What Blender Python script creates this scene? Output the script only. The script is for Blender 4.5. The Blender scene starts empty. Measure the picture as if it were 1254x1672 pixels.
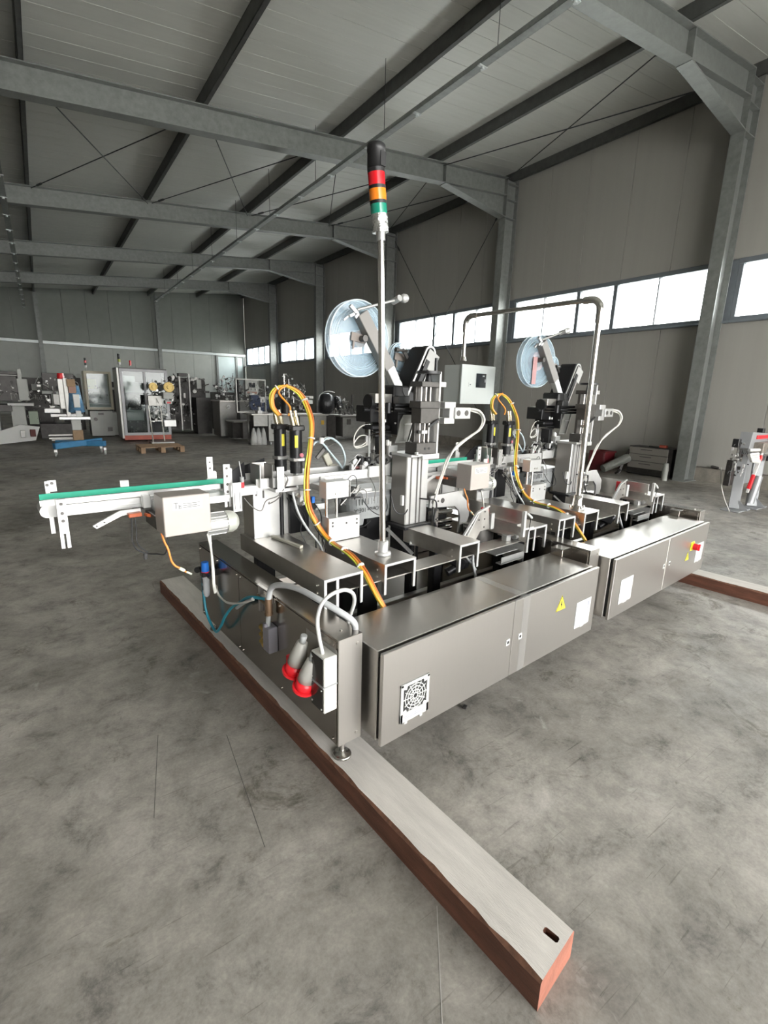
import bpy, bmesh, math, random
from math import sin, cos, pi, radians, sqrt
from mathutils import Vector, Matrix, Euler

scene = bpy.context.scene
COL = scene.collection
random.seed(7)

# ---------------------------------------------------------------- camera
# world axes: x along the labelling line, y away from its front, z up. Metres.
F_PX, PITCH, ROLL, YAW_LINE, YAW_HALL = 786.26, 0.237458, 0.0279895, 0.696569, 0.613124
cam_d = bpy.data.cameras.new('camera')
cam_d.sensor_fit = 'VERTICAL'
cam_d.sensor_height = 36.0
cam_d.lens = 36.0 * F_PX / 1672.0
cam_d.clip_start, cam_d.clip_end = 0.05, 300
cam = bpy.data.objects.new('camera', cam_d)
COL.objects.link(cam)
cp, sp, cr, sr = cos(PITCH), sin(PITCH), cos(ROLL), sin(ROLL)
_f = Vector((0, cp, -sp)); _u = Vector((0, sp, cp)); _r = Vector((1, 0, 0))
_rr = cr * _r + sr * _u; _uu = -sr * _r + cr * _u
_m = Matrix((_rr, _uu, -_f)).transposed()
cam.matrix_world = Matrix.Translation((0, 0, 1.5)) @ (Matrix.Rotation(-YAW_LINE, 3, 'Z') @ _m).to_4x4()
scene.camera = cam
HALL = YAW_HALL - YAW_LINE          # the hall stands a few degrees off the line

# ---------------------------------------------------------------- sky and exposure
scene.view_settings.view_transform = 'Standard'
scene.view_settings.look = 'None'
scene.view_settings.gamma = 1.0
scene.view_settings.use_curve_mapping = False
scene.view_settings.exposure = 1.68
w = bpy.data.worlds.new('overcast_sky'); scene.world = w; w.use_nodes = True
nt = w.node_tree; nt.nodes.clear()
out = nt.nodes.new('ShaderNodeOutputWorld'); bg = nt.nodes.new('ShaderNodeBackground')
tc = nt.nodes.new('ShaderNodeTexCoord'); sx = nt.nodes.new('ShaderNodeSeparateXYZ')
rmp = nt.nodes.new('ShaderNodeValToRGB')
rmp.color_ramp.elements[0].position = 0.0; rmp.color_ramp.elements[0].color = (1.0, 0.985, 0.95, 1)
rmp.color_ramp.elements[1].position = 1.0; rmp.color_ramp.elements[1].color = (0.93, 0.97, 1.0, 1)
nt.links.new(tc.outputs['Generated'], sx.inputs[0]); nt.links.new(sx.outputs['Z'], rmp.inputs[0])
nt.links.new(rmp.outputs[0], bg.inputs['Color']); nt.links.new(bg.outputs[0], out.inputs['Surface'])
bg.inputs['Strength'].default_value = 5.0
scene.cycles.max_bounces = 8
scene.cycles.diffuse_bounces = 5
scene.cycles.glossy_bounces = 4
scene.cycles.transparent_max_bounces = 16
scene.cycles.caustics_reflective = False
scene.cycles.caustics_refractive = False
scene.cycles.use_denoising = True

def portal(x, y, z, sx_, sy_, rot):
    """Cycles light portal filling a real opening (guides sampling of the sky, gives no light of its own)."""
    l = bpy.data.lights.new('window_portal', 'AREA'); l.shape = 'RECTANGLE'; l.size = sx_; l.size_y = sy_
    l.cycles.is_portal = True
    o = bpy.data.objects.new('window_portal', l); COL.objects.link(o)
    o.matrix_world = Matrix.Rotation(HALL, 4, 'Z') @ Matrix.Translation((x, y, z)) @ Euler(rot).to_matrix().to_4x4()
    return o
COLY = [-11.48, -6.18, -0.88, 4.42, 9.66, 14.92, 20.2, 25.46]   # portal frame centres along the hall
HALL_END = 30.7
WALL_X = 10.75
BAY = []
for i in range(len(COLY)):
    e = COLY[i + 1] if i + 1 < len(COLY) else HALL_END
    BAY.append((COLY[i], e))
SILL, HEAD = 3.07, 4.03
for (s, e) in BAY:
    portal(WALL_X + .06, (s + e) / 2, (SILL + HEAD) / 2, (e - s) - .45, HEAD - SILL, (0, pi / 2, 0))
GATE = (-2.0, 8.8, 4.2)        # x0, x1, height of the open gate behind the camera
portal((GATE[0] + GATE[1]) / 2, -6.0, GATE[2] / 2, GATE[1] - GATE[0], GATE[2], (-pi / 2, 0, 0))

# ---------------------------------------------------------------- helpers
OFF = {}
def tag(o, label=None, cat=None, group=None, kind=None):
    if label: o['label'] = label
    if cat: o['category'] = cat
    if group: o['group'] = group
    if kind: o['kind'] = kind
    return o
def thing(name, label, cat, loc=(0, 0, 0), group=None, hall=False, rot=None, local=False):
    """Empty at the thing's base. Mesh coordinates of its parts are absolute in the line's axes (or the hall's axes
    if hall) unless local."""
    o = bpy.data.objects.new(name, None); COL.objects.link(o); o.empty_display_size = .1
    a = HALL if hall else 0.0
    p = Matrix.Rotation(a, 3, 'Z') @ Vector(loc)
    o.location = p
    o.rotation_euler = (0, 0, a + (rot or 0.0))
    OFF[o.name] = Vector((0, 0, 0)) if (local or rot is not None) else Vector(loc)
    return tag(o, label, cat, group)

class MB:
    def __init__(s): s.v = []; s.f = []; s.m = []; s.sm = []; s.cur = 0
    def mat(s, i): s.cur = i; return s
    def add(s, vs, fs, smooth=False):
        n = len(s.v); s.v += [tuple(p) for p in vs]
        for f in fs:
            s.f.append(tuple(i + n for i in f)); s.m.append(s.cur); s.sm.append(smooth)
        return s
    def box(s, x0, x1, y0, y1, z0, z1, c=0.0):
        if x0 > x1: x0, x1 = x1, x0
        if y0 > y1: y0, y1 = y1, y0
        if z0 > z1: z0, z1 = z1, z0
        if c <= 0:
            vs = [(x, y, z) for x in (x0, x1) for y in (y0, y1) for z in (z0, z1)]
            return s.add(vs, [(0, 1, 3, 2), (4, 6, 7, 5), (0, 4, 5, 1), (2, 3, 7, 6), (0, 2, 6, 4), (1, 5, 7, 3)])
        return s._cb(Vector(((x0 + x1) / 2, (y0 + y1) / 2, (z0 + z1) / 2)), ((x1 - x0) / 2, (y1 - y0) / 2, (z1 - z0) / 2), c, Matrix.Identity(3))
    def _cb(s, cen, h, c, R):
        c = min(c, min(h) * .6)
        b = bmesh.new(); bmesh.ops.create_cube(b, size=2)
        for v in b.verts: v.co = Vector((v.co.x * h[0], v.co.y * h[1], v.co.z * h[2]))
        bmesh.ops.bevel(b, geom=b.edges[:], offset=c, segments=1, affect='EDGES')
        vs = [cen + R @ v.co for v in b.verts]; b.verts.index_update()
        fs = [[v.index for v in f.verts] for f in b.faces]; b.free()
        return s.add(vs, fs)
    def obox(s, cen, size, R=None, c=0.0):
        """box of full size about cen, oriented by rotation R (3x3 or euler tuple)"""
        if R is None: R = Matrix.Identity(3)
        elif not isinstance(R, Matrix): R = Euler(R).to_matrix()
        h = (size[0] / 2, size[1] / 2, size[2] / 2); cen = Vector(cen)
        if c > 0: return s._cb(cen, h, c, R)
        vs = [cen + R @ Vector((i * h[0], j * h[1], k * h[2])) for i in (-1, 1) for j in (-1, 1) for k in (-1, 1)]
        return s.add(vs, [(0, 1, 3, 2), (4, 6, 7, 5), (0, 4, 5, 1), (2, 3, 7, 6), (0, 2, 6, 4), (1, 5, 7, 3)])
    def beam(s, p, q, w_, h_, up=(0, 0, 1), c=0.0):
        """bar from p to q, w_ wide across, h_ high along up"""
        p = Vector(p); q = Vector(q); d = (q - p); L = d.length; d.normalize()
        u = Vector(up); u = (u - d * u.dot(d))
        if u.length < 1e-6: u = Vector((1, 0, 0)) - d * d.x
        u.normalize(); r_ = d.cross(u)
        R = Matrix((d, r_, u)).transposed()
        return s.obox((p + q) / 2, (L, w_, h_), R, c)
    def cyl(s, p, q, r, n=16, r2=None, cap=True):
        p = Vector(p); q = Vector(q); d = (q - p).normalized(); r2 = r if r2 is None else r2
        a = d.orthogonal().normalized(); b = d.cross(a)
        vs = []
        for k in range(n):
            t = 2 * pi * k / n; e = a * cos(t) + b * sin(t)
            vs.append(p + e * r); vs.append(q + e * r2)
        fs = [(2 * k, 2 * ((k + 1) % n), 2 * ((k + 1) % n) + 1, 2 * k + 1) for k in range(n)]
        s.add(vs, fs, True)
        if cap:
            s.add([vs[2 * k] for k in range(n)], [tuple(reversed(range(n)))]); s.add([vs[2 * k + 1] for k in range(n)], [tuple(range(n))])
        return s
    def ring(s, c, axis, ro, ri, h, n=28):
        """flat ring / washer / drum rim"""
        c = Vector(c); d = Vector(axis).normalized(); a = d.orthogonal().normalized(); b = d.cross(a)
        vs = []
        for k in range(n):
            t = 2 * pi * k / n; e = a * cos(t) + b * sin(t)
            vs += [c + e * ro - d * h / 2, c + e * ro + d * h / 2, c + e * ri + d * h / 2, c + e * ri - d * h / 2]
        fs = []
        for k in range(n):
            i = 4 * k; j = 4 * ((k + 1) % n)
            for q in range(4): fs.append((i + q, j + q, j + (q + 1) % 4, i + (q + 1) % 4))
        return s.add(vs, fs)
    def lathe(s, prof, c, axis=(0, 0, 1), n=20):
        c = Vector(c); d = Vector(axis).normalized(); a = d.orthogonal().normalized(); b = d.cross(a)
        vs = []; m = len(prof)
        for k in range(n):
            t = 2 * pi * k / n; e = a * cos(t) + b * sin(t)
            for (r, z) in prof: vs.append(c + e * r + d * z)
        fs = []
        for k in range(n):
            for j in range(m - 1):
                fs.append((k * m + j, ((k + 1) % n) * m + j, ((k + 1) % n) * m + j + 1, k * m + j + 1))
        s.add(vs, fs, True)
        for j, rev in ((0, True), (m - 1, False)):
            if prof[j][0] > 1e-5:
                idx = [k * m + j for k in range(n)]
                s.add([vs[i] for i in idx], [tuple(reversed(range(n))) if rev else tuple(range(n))])
        return s
    def tube(s, pts, r, n=8, sub=6, closed=False):
        P = [Vector(p) for p in pts]
        if len(P) > 2 and sub > 1:
            Q = []
            N = len(P)
            for i in range(N - 1):
                p0 = P[max(i - 1, 0)]; p1 = P[i]; p2 = P[i + 1]; p3 = P[min(i + 2, N - 1)]
                for k in range(sub):
                    t = k / sub
                    Q.append(.5 * ((2 * p1) + (p2 - p0) * t + (2 * p0 - 5 * p1 + 4 * p2 - p3) * t * t + (3 * p1 - p0 - 3 * p2 + p3) * t ** 3))
            Q.append(P[-1]); P = Q
        up = None; vs = []
        for i, p in enumerate(P):
            d = (P[min(i + 1, len(P) - 1)] - P[max(i - 1, 0)])
            if d.length < 1e-9: d = Vector((0, 0, 1))
            d.normalize()
            if up is None: up = d.orthogonal().normalized()
            up = (up - d * up.dot(d))
            if up.length < 1e-6: up = d.orthogonal()
            up.normalize(); b = d.cross(up)
            for k in range(n):
                t = 2 * pi * k / n; vs.append(p + (up * cos(t) + b * sin(t)) * r)
        fs = []
        for i in range(len(P) - 1):
            for k in range(n):
                fs.append((i * n + k, i * n + (k + 1) % n, (i + 1) * n + (k + 1) % n, (i + 1) * n + k))
        s.add(vs, fs, True)
        L = len(P) - 1
        s.add(vs[:n], [tuple(reversed(range(n)))]); s.add(vs[L * n:], [tuple(range(n))])
        return s
    def prism(s, poly, o, u, v, t):
        """polygon (2d points) in the plane o + x*u + y*v, given thickness t along u x v"""
        o = Vector(o); u = Vector(u); v = Vector(v); w_ = u.cross(v).normalized() * t
        n = len(poly)
        a = [o + u * x + v * y for x, y in poly]; b = [p + w_ for p in a]
        fs = [tuple(reversed(range(n))), tuple(range(n, 2 * n))] + [(k, (k + 1) % n, n + (k + 1) % n, n + k) for k in range(n)]
        return s.add(a + b, fs)
    def build(s, name, mat, parent=None, hall=False, loc=None, local=False):
        me = bpy.data.meshes.new(name)
        o = bpy.data.objects.new(name, me)
        if parent is not None:
            off = OFF[parent.name]
            o.parent = parent
        else:
            off = Vector(loc) if loc is not None else Vector((0, 0, 0))
            a = HALL if hall else 0.0
            o.location = Matrix.Rotation(a, 3, 'Z') @ off; o.rotation_euler = (0, 0, a)
        me.from_pydata([(x - off.x, y - off.y, z - off.z) for x, y, z in s.v], [], s.f)
        ms = mat if isinstance(mat, (list, tuple)) else [mat]
        for m_ in ms: me.materials.append(m_)
        me.polygons.foreach_set('material_index', s.m); me.polygons.foreach_set('use_smooth', s.sm)
        me.update()
        bm_ = bmesh.new(); bm_.from_mesh(me); bmesh.ops.recalc_face_normals(bm_, faces=bm_.faces[:]); bm_.to_mesh(me); bm_.free()
        COL.objects.link(o)
        OFF[o.name] = off.copy()
        return o

def catmull(P, sub=8):
    P = [Vector(p) for p in P]; Q = []; N = len(P)
    for i in range(N - 1):
        p0 = P[max(i - 1, 0)]; p1 = P[i]; p2 = P[i + 1]; p3 = P[min(i + 2, N - 1)]
        for k in range(sub):
            t = k / sub
            Q.append(.5 * ((2 * p1) + (p2 - p0) * t + (2 * p0 - 5 * p1 + 4 * p2 - p3) * t * t + (3 * p1 - p0 - 3 * p2 + p3) * t ** 3))
    Q.append(P[-1]); return Q

def text(body, size, mat, parent, loc, R, name='lettering', ext=.0004, align='CENTER', squash=1.0):
    """real lettering converted to a mesh; R columns: reading direction, up, out"""
    cu = bpy.data.curves.new(name, 'FONT'); cu.body = body; cu.size = size; cu.extrude = ext
    cu.align_x = align; cu.align_y = 'CENTER'; cu.resolution_u = 2
    t = bpy.data.objects.new(name, cu); COL.objects.link(t)
    bpy.context.view_layer.update()
    me = bpy.data.meshes.new_from_object(t)
    bpy.data.objects.remove(t); me.name = name
    for v in me.vertices:
        v.co = R @ Vector((v.co.x * squash, v.co.y, v.co.z)) + Vector(loc) - OFF[parent.name]
    me.materials.clear(); me.materials.append(mat)
    o = bpy.data.objects.new(name, me); COL.objects.link(o); o.parent = parent
    OFF[o.name] = OFF[parent.name].copy()
    return o
def basis(x, y):
    x = Vector(x).normalized(); y = Vector(y).normalized(); return Matrix((x, y, x.cross(y))).transposed()
FRONT = basis((1, 0, 0), (0, 0, 1))      # on a face that looks towards -y
LEFTF = basis((0, -1, 0), (0, 0, 1))     # on a face that looks towards -x

# ---------------------------------------------------------------- materials
MATS = {}
def mat(name, col, rough=.5, metal=0.0, var=0.0, scale=8.0, bump=0.0, bscale=40.0, stretch=None, rvar=0.0, alpha=None,
        trans=0.0, emit=None, spec=None, coat=0.0, bdist=.002):
    if name in MATS: return MATS[name]
    m = bpy.data.materials.new(name); m.use_nodes = True; N = m.node_tree.nodes; Lk = m.node_tree.links
    b = N['Principled BSDF']
    b.inputs['Base Color'].default_value = (*col, 1); b.inputs['Roughness'].default_value = rough; b.inputs['Metallic'].default_value = metal
    if spec is not None: b.inputs['Specular IOR Level'].default_value = spec
    if coat: b.inputs['Coat Weight'].default_value = coat
    if trans: b.inputs['Transmission Weight'].default_value = trans
    if alpha is not None: b.inputs['Alpha'].default_value = alpha
    if emit: b.inputs['Emission Color'].default_value = (*emit[0], 1); b.inputs['Emission Strength'].default_value = emit[1]
    if var or rvar or bump:
        tc_ = N.new('ShaderNodeTexCoord'); mp = N.new('ShaderNodeMapping'); Lk.new(tc_.outputs['Object'], mp.inputs[0])
        if stretch: mp.inputs['Scale'].default_value = stretch
        nz = N.new('ShaderNodeTexNoise'); nz.inputs['Scale'].default_value = scale; nz.inputs['Detail'].default_value = 5
        nz.inputs['Roughness'].default_value = .65
        Lk.new(mp.outputs[0], nz.inputs['Vector'])
        if var:
            r_ = N.new('ShaderNodeValToRGB'); r_.color_ramp.elements[0].position = .3; r_.color_ramp.elements[1].position = .7
            r_.color_ramp.elements[0].color = (*[max(0, c * (1 - var)) for c in col], 1)
            r_.color_ramp.elements[1].color = (*[min(1, c * (1 + var)) for c in col], 1)
            Lk.new(nz.outputs[0], r_.inputs[0]); Lk.new(r_.outputs[0], b.inputs['Base Color'])
        if rvar:
            mr = N.new('ShaderNodeMapRange'); mr.inputs['To Min'].default_value = max(.02, rough - rvar); mr.inputs['To Max'].default_value = min(1, rough + rvar)
            mr.inputs['From Min'].default_value = .3; mr.inputs['From Max'].default_value = .7
            Lk.new(nz.outputs[0], mr.inputs[0]); Lk.new(mr.outputs[0], b.inputs['Roughness'])
        if bump:
            n2 = N.new('ShaderNodeTexNoise'); n2.inputs['Scale'].default_value = bscale; n2.inputs['Detail'].default_value = 4
            Lk.new(mp.outputs[0], n2.inputs['Vector'])
            bp = N.new('ShaderNodeBump'); bp.inputs['Strength'].default_value = bump; bp.inputs['Distance'].default_value = bdist
            Lk.new(n2.outputs[0], bp.inputs['Height']); Lk.new(bp.outputs[0], b.inputs['Normal'])
    MATS[name] = m
    return m

def concrete():
    m = bpy.data.materials.new('concrete_floor'); m.use_nodes = True; N = m.node_tree.nodes; L = m.node_tree.links
    b = N['Principled BSDF']
    tc_ = N.new('ShaderNodeTexCoord')
    def noise(sc, det=6, ro=.6, dist=0, vec=None):
        n = N.new('ShaderNodeTexNoise'); n.inputs['Scale'].default_value = sc; n.inputs['Detail'].default_value = det
        n.inputs['Roughness'].default_value = ro; n.inputs['Distortion'].default_value = dist
        L.new(vec or tc_.outputs['Object'], n.inputs['Vector']); return n.outputs[0]
    def ramp(src, *st):
        r_ = N.new('ShaderNodeValToRGB'); e = r_.color_ramp.elements
        while len(e) < len(st): e.new(.5)
        for k, (p, c) in enumerate(st): e[k].position = p; e[k].color = (*c, 1) if len(c) == 3 else c
        L.new(src, r_.inputs[0]); return r_.outputs[0]
    def mix(a, c, f, mode='MIX'):
        x = N.new('ShaderNodeMix'); x.data_type = 'RGBA'; x.blend_type = mode
        for i, val in ((0, f), (6, a), (7, c)):
            if hasattr(val, 'links') or hasattr(val, 'is_linked'): L.new(val, x.inputs[i])
            elif i == 0: x.inputs[0].default_value = val
            else: x.inputs[i].default_value = (*val, 1)
        return x.outputs[2]
    base = ramp(noise(.8, 9, .68, .4), (.30, (.155, .143, .125)), (.47, (.30, .278, .248)), (.62, (.42, .392, .352)), (.75, (.52, .495, .46)))
    fine = ramp(noise(5.0, 12, .80, .25), (.33, (.30, .30, .30)), (.45, (.80, .80, .80)), (.56, (1.06, 1.06, 1.06)), (.70, (1.32, 1.32, 1.30)))
    c = mix(base, fine, .85, 'MULTIPLY')
    grit = ramp(noise(90, 3, .6), (.35, (.86, .86, .86)), (.65, (1.1, 1.1, 1.1)))
    c = mix(c, grit, .6, 'MULTIPLY')
    # dark oily blotches
    st = ramp(noise(2.1, 7, .8, 1.0), (.57, (0, 0, 0)), (.66, (1, 1, 1)))
    c = mix(c, (.115, .108, .092), st, 'MIX') if False else mix(c, mix(c, (.50, .49, .45), 1.0, 'MULTIPLY'), st)
    # greenish crusty spots
    g = ramp(noise(4.5, 7, .8, 1.2), (.66, (0, 0, 0)), (.70, (.8, .8, .8)))
    c = mix(c, (.15, .145, .105), g)
    # pale efflorescence
    pl = ramp(noise(3.1, 6, .7, 1.0), (.28, (.55, .55, .55)), (.36, (0, 0, 0)))
    c = mix(c, (.50, .48, .44), pl)
    # thin scratches: stretched, rotated noises
    for ang, off_ in ((.5, 0), (1.9, 3), (2.7, 7), (1.1, 11)):
        mp = N.new('ShaderNodeMapping'); L.new(tc_.outputs['Object'], mp.inputs[0])
        mp.inputs['Rotation'].default_value = (0, 0, ang); mp.inputs['Location'].default_value = (off_, off_, 0)
        mp.inputs['Scale'].default_value = (2.2, 60, 1)
        s1 = ramp(noise(1.3, 4, .6, .25, mp.outputs[0]), (.67, (0, 0, 0)), (.71, (.5, .5, .5)))
        c = mix(c, mix(c, (.42, .41, .39), 1.0, 'MULTIPLY'), s1)
    L.new(c, b.inputs['Base Color'])
    ro = N.new('ShaderNodeMapRange'); L.new(noise(1.6, 6, .7, .4), ro.inputs[0])
    ro.inputs['From Min'].default_value = .3; ro.inputs['From Max'].default_value = .7
    ro.inputs['To Min'].default_value = .34; ro.inputs['To Max'].default_value = .70
    L.new(ro.outputs[0], b.inputs['Roughness'])
    b.inputs['Specular IOR Level'].default_value = .45
    bp = N.new('ShaderNodeBump'); bp.inputs['Strength'].default_value = .25; bp.inputs['Distance'].default_value = .004
    L.new(noise(26, 6, .7), bp.inputs['Height']); L.new(bp.outputs[0], b.inputs['Normal'])
    return m
M_floor = concrete()
M_panel = mat('coated_wall_panel', (.36, .35, .32), .5, 0, .05, 3, .12, 220, (1, 1, .02), bdist=.001)
M_roofpanel = mat('coated_roof_panel', (.56, .565, .53), .38, 0, .04, 1.2, .12, 60, (1, 14, 1), bdist=.0015)
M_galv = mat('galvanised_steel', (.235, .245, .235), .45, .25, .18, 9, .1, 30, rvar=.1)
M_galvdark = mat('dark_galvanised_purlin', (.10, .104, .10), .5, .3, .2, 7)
M_tray = mat('cable_tray_steel', (.33, .35, .34), .45, .6, .15, 12)
M_wire = mat('dark_wire_rod', (.06, .065, .065), .5, .5)
M_frame = mat('window_frame_grey', (.17, .19, .21), .45, .1, .08)
M_plinth = mat('concrete_plinth', (.22, .20, .17), .85, 0, .25, 6)
def glass_mat(name, tint=(1, 1, 1), rough=.02, gain=.7):
    m = bpy.data.materials.new(name); m.use_nodes = True; N = m.node_tree.nodes; L = m.node_tree.links; N.clear()
    o = N.new('ShaderNodeOutputMaterial'); t = N.new('ShaderNodeBsdfTransparent'); g = N.new('ShaderNodeBsdfGlossy')
    mx = N.new('ShaderNodeMixShader'); lw = N.new('ShaderNodeLayerWeight'); lw.inputs['Blend'].default_value = .5
    pw = N.new('ShaderNodeMath'); pw.operation = 'POWER'; pw.inputs[1].default_value = 4.0; L.new(lw.outputs['Facing'], pw.inputs[0])
    fr = N.new('ShaderNodeMath'); fr.operation = 'MULTIPLY_ADD'; fr.inputs[1].default_value = gain; fr.inputs[2].default_value = .03; L.new(pw.outputs[0], fr.inputs[0])
    t.inputs[0].default_value = (*tint, 1); g.inputs['Roughness'].default_value = rough
    L.new(fr.outputs[0], mx.inputs[0]); L.new(t.outputs[0], mx.inputs[1]); L.new(g.outputs[0], mx.inputs[2]); L.new(mx.outputs[0], o.inputs[0])
    return m
M_glass = glass_mat('window_glass', (.95, .97, .97))
M_ground = mat('yard_concrete', (.60, .59, .56), .9, 0, .1, .5)

# ================================================================ THE HALL
X0, X1, Y0, Y1 = -9.0, 10.9, -6.0, HALL_END
def rz(x): return 5.885 + .0985 * x      # top of rafters / bottom of purlins
def structure(mb, name, m_, loc=(0, 0, 0)):
    o = mb.build(name, m_, hall=True, loc=loc); o['kind'] = 'structure'; return o

structure(MB().box(X0 - .2, X1 + .3, Y0 - .2, Y1 + .5, -.3, 0), 'floor', M_floor)
structure(MB().box(X0 - 12, X1 + .3, Y0 - 30, Y0 - .2, -.3, -.01), 'ground_yard', M_ground)
structure(MB().box(X1 + .3, X1 + 40, Y0 - 30, Y1 + 20, -.5, -.05), 'ground_outside', M_ground)

# right wall: panels below and above the strip windows, plinth, frames
wr = structure(MB().box(WALL_X - .03, WALL_X + .25, Y0, Y1, 0, .27), 'wall_right', M_plinth)
def seam_panels(parent, m_, x, y0, y1, z0, z1, wd, name='wall_panel', axis='y'):
    n = max(1, round((y1 - y0) / wd)); w_ = (y1 - y0) / n
    for k in range(n):
        a, b = y0 + k * w_ + .003, y0 + (k + 1) * w_ - .003
        if axis == 'y': q = MB().box(x, x + .12, a, b, z0, z1, .004)
        else: q = MB().box(a, b, x, x + .12, z0, z1, .004)
        q.build(name, m_, parent)
for (s, e) in BAY:
    if e < Y0: continue
    s = max(s, Y0)
    seam_panels(wr, M_panel, WALL_X, s, e, .275, SILL - .03, 1.06)
    seam_panels(wr, M_panel, WALL_X, s, e, HEAD + .05, 7.05, 1.06)
# backing so no light leaks between the panels
mb = MB(); mb.box(WALL_X + .13, WALL_X + .2, Y0, Y1, 0, SILL - .02); mb.box(WALL_X + .13, WALL_X + .2, Y0, Y1, HEAD + .02, 7.3)
mb.build('outer_skin', M_panel, wr)
wn = 0
for (s, e) in BAY:
    if e < Y0 + .3: continue
    s2 = max(s, Y0)
    wn += 1
    win = structure(MB().box(WALL_X - .02, WALL_X + .14, s2 + .19, e - .19, SILL - .05, SILL + .03, .006), 'window_%d' % wn, M_frame)
    q = MB(); q.box(WALL_X - .015, WALL_X + .12, s2 + .19, e - .19, HEAD - .02, HEAD + .07, .006); q.build('head_frame', M_frame, win)
    q = MB(); q.box(WALL_X - .12, WALL_X + .02, s2 + .13, e - .11, SILL - .085, SILL - .05, .004); q.build('sill', M_frame, win)
    L_ = e - s2 - .38
    for fr, wd in ((0, .07), (.215, .028), (.41, .09), (.60, .09), (.80, .028), (1, .07)):
        y = s2 + .19 + fr * L_
        y = min(max(y, s2 + .19 + wd / 2), e - .19 - wd / 2)
        q = MB(); q.box(WALL_X + .01, WALL_X + .10, y - wd / 2, y + wd / 2, SILL + .03, HEAD - .02, .004); q.build('mullion', M_frame, win)
    cuts = [0, .215, .41, .60, .80, 1]
    for a, b in zip(cuts[:-1], cuts[1:]):
        q = MB(); q.box(WALL_X + .052, WALL_X + .058, s2 + .2 + a * L_ + .03, s2 + .18 + b * L_ - .03, SILL + .03, HEAD - .02); q.build('pane', M_glass, win)
    # solid pier behind each column between two windows
    q = MB(); q.box(WALL_X, WALL_X + .14, s2, s2 + .19, SILL - .05, HEAD + .07); q.box(WALL_X, WALL_X + .14, e - .19, e, SILL - .05, HEAD + .07)
    q.build('pier', M_frame, win)

# far wall: two heights of panels, girt, posts
wf = structure(MB().box(X0, X1, Y1 + .13, Y1 + .25, 0, 7.3), 'wall_back', M_panel)
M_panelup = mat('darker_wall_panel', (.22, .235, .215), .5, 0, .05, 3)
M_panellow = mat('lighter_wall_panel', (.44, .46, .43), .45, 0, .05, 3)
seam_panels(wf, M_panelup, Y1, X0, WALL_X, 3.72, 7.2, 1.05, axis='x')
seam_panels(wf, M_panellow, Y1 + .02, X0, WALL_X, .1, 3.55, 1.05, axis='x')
M_girt = mat('pale_girt_steel', (.62, .66, .66), .35, .3, .05)
q = MB(); q.box(X0, WALL_X, Y1 - .1, Y1 + .02, 3.56, 3.70, .005); q.build('girt', M_girt, wf)
for x in (-5.3, .32, 5.8):
    q = MB(); q.box(x - .09, x + .09, Y1 - .28, Y1 - .26, 0, rz(x)); q.box(x - .008, x + .008, Y1 - .26, Y1 - .12, 0, rz(x)); q.box(x - .09, x + .09, Y1 - .12, Y1 - .10, 0, rz(x))
    structure(q, 'wall_column', M_galv, (x, Y1, 0))
M_doorpanel = mat('pale_gate_panel', (.62, .72, .72), .45, 0, .06, 2)
dr = structure(MB().box(9.05, 10.7, Y1 - .03, Y1 + .01, .02, 3.5, .004), 'door_1', M_doorpanel)
for x in (8.98, 10.15, 10.62):
    q = MB(); q.box(x - .06, x + .06, Y1 - .08, Y1 - .02, 0, 3.56, .004); q.build('door_post', M_galv, dr)

# left and rear walls, never in the picture but closing the hall
structure(MB().box(X0 - .2, X0, Y0, Y1, 0, 6.3), 'wall_left', M_panel)
q = MB(); q.box(X0, GATE[0], Y0 - .2, Y0, 0, 7.1); q.box(GATE[1], X1, Y0 - .2, Y0, 0, 7.1); q.box(GATE[0], GATE[1], Y0 - .2, Y0, GATE[2], 7.1)
structure(q, 'wall_front', M_panel)

# roof panels across the hall, ribbed, one metre each
ce = structure(MB().prism([(X0 - .2, rz(X0 - .2) + .36), (X1 + .3, rz(X1 + .3) + .36), (X1 + .3, rz(X1 + .3) + .42), (X0 - .2, rz(X0 - .2) + .42)],
                          (0, Y1 + .3, 0), (1, 0, 0), (0, 0, 1), Y1 - Y0 + .6), 'ceiling', M_roofpanel)
n_ = 37; wd = (Y1 + .2 - Y0) / n_
proto = None
for k in range(n_):
    y = Y0 + k * wd
    if proto is None:
        q = MB(); a, b = X0 - .1, X1 + .1
        q.prism([(a, rz(a) + .22), (b, rz(b) + .22), (b, rz(b) + .34), (a, rz(a) + .34)], (0, y + wd - .004, 0), (1, 0, 0), (0, 0, 1), wd - .008)
        for j in range(1, 3):
            yy = y + wd * j / 3
            q.prism([(a, rz(a) + .2165), (b, rz(b) + .2165), (b, rz(b) + .222), (a, rz(a) + .222)], (0, yy + .01, 0), (1, 0, 0), (0, 0, 1), .02)
        proto = q.build('roof_panel', M_roofpanel, ce)
    else:
        c = proto.copy(); COL.objects.link(c); c.location = (0, k * wd, 0)
PUR = (-7.6, -5.0, -2.33, .3, 2.83, 5.45, 8.04, 10.66)
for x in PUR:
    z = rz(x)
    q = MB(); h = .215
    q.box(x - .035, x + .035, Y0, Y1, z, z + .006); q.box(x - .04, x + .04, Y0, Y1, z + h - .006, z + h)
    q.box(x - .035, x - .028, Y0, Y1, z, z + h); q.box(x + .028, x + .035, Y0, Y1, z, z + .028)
    structure(q, 'purlin', M_galvdark, (x, 0, z))

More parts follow.
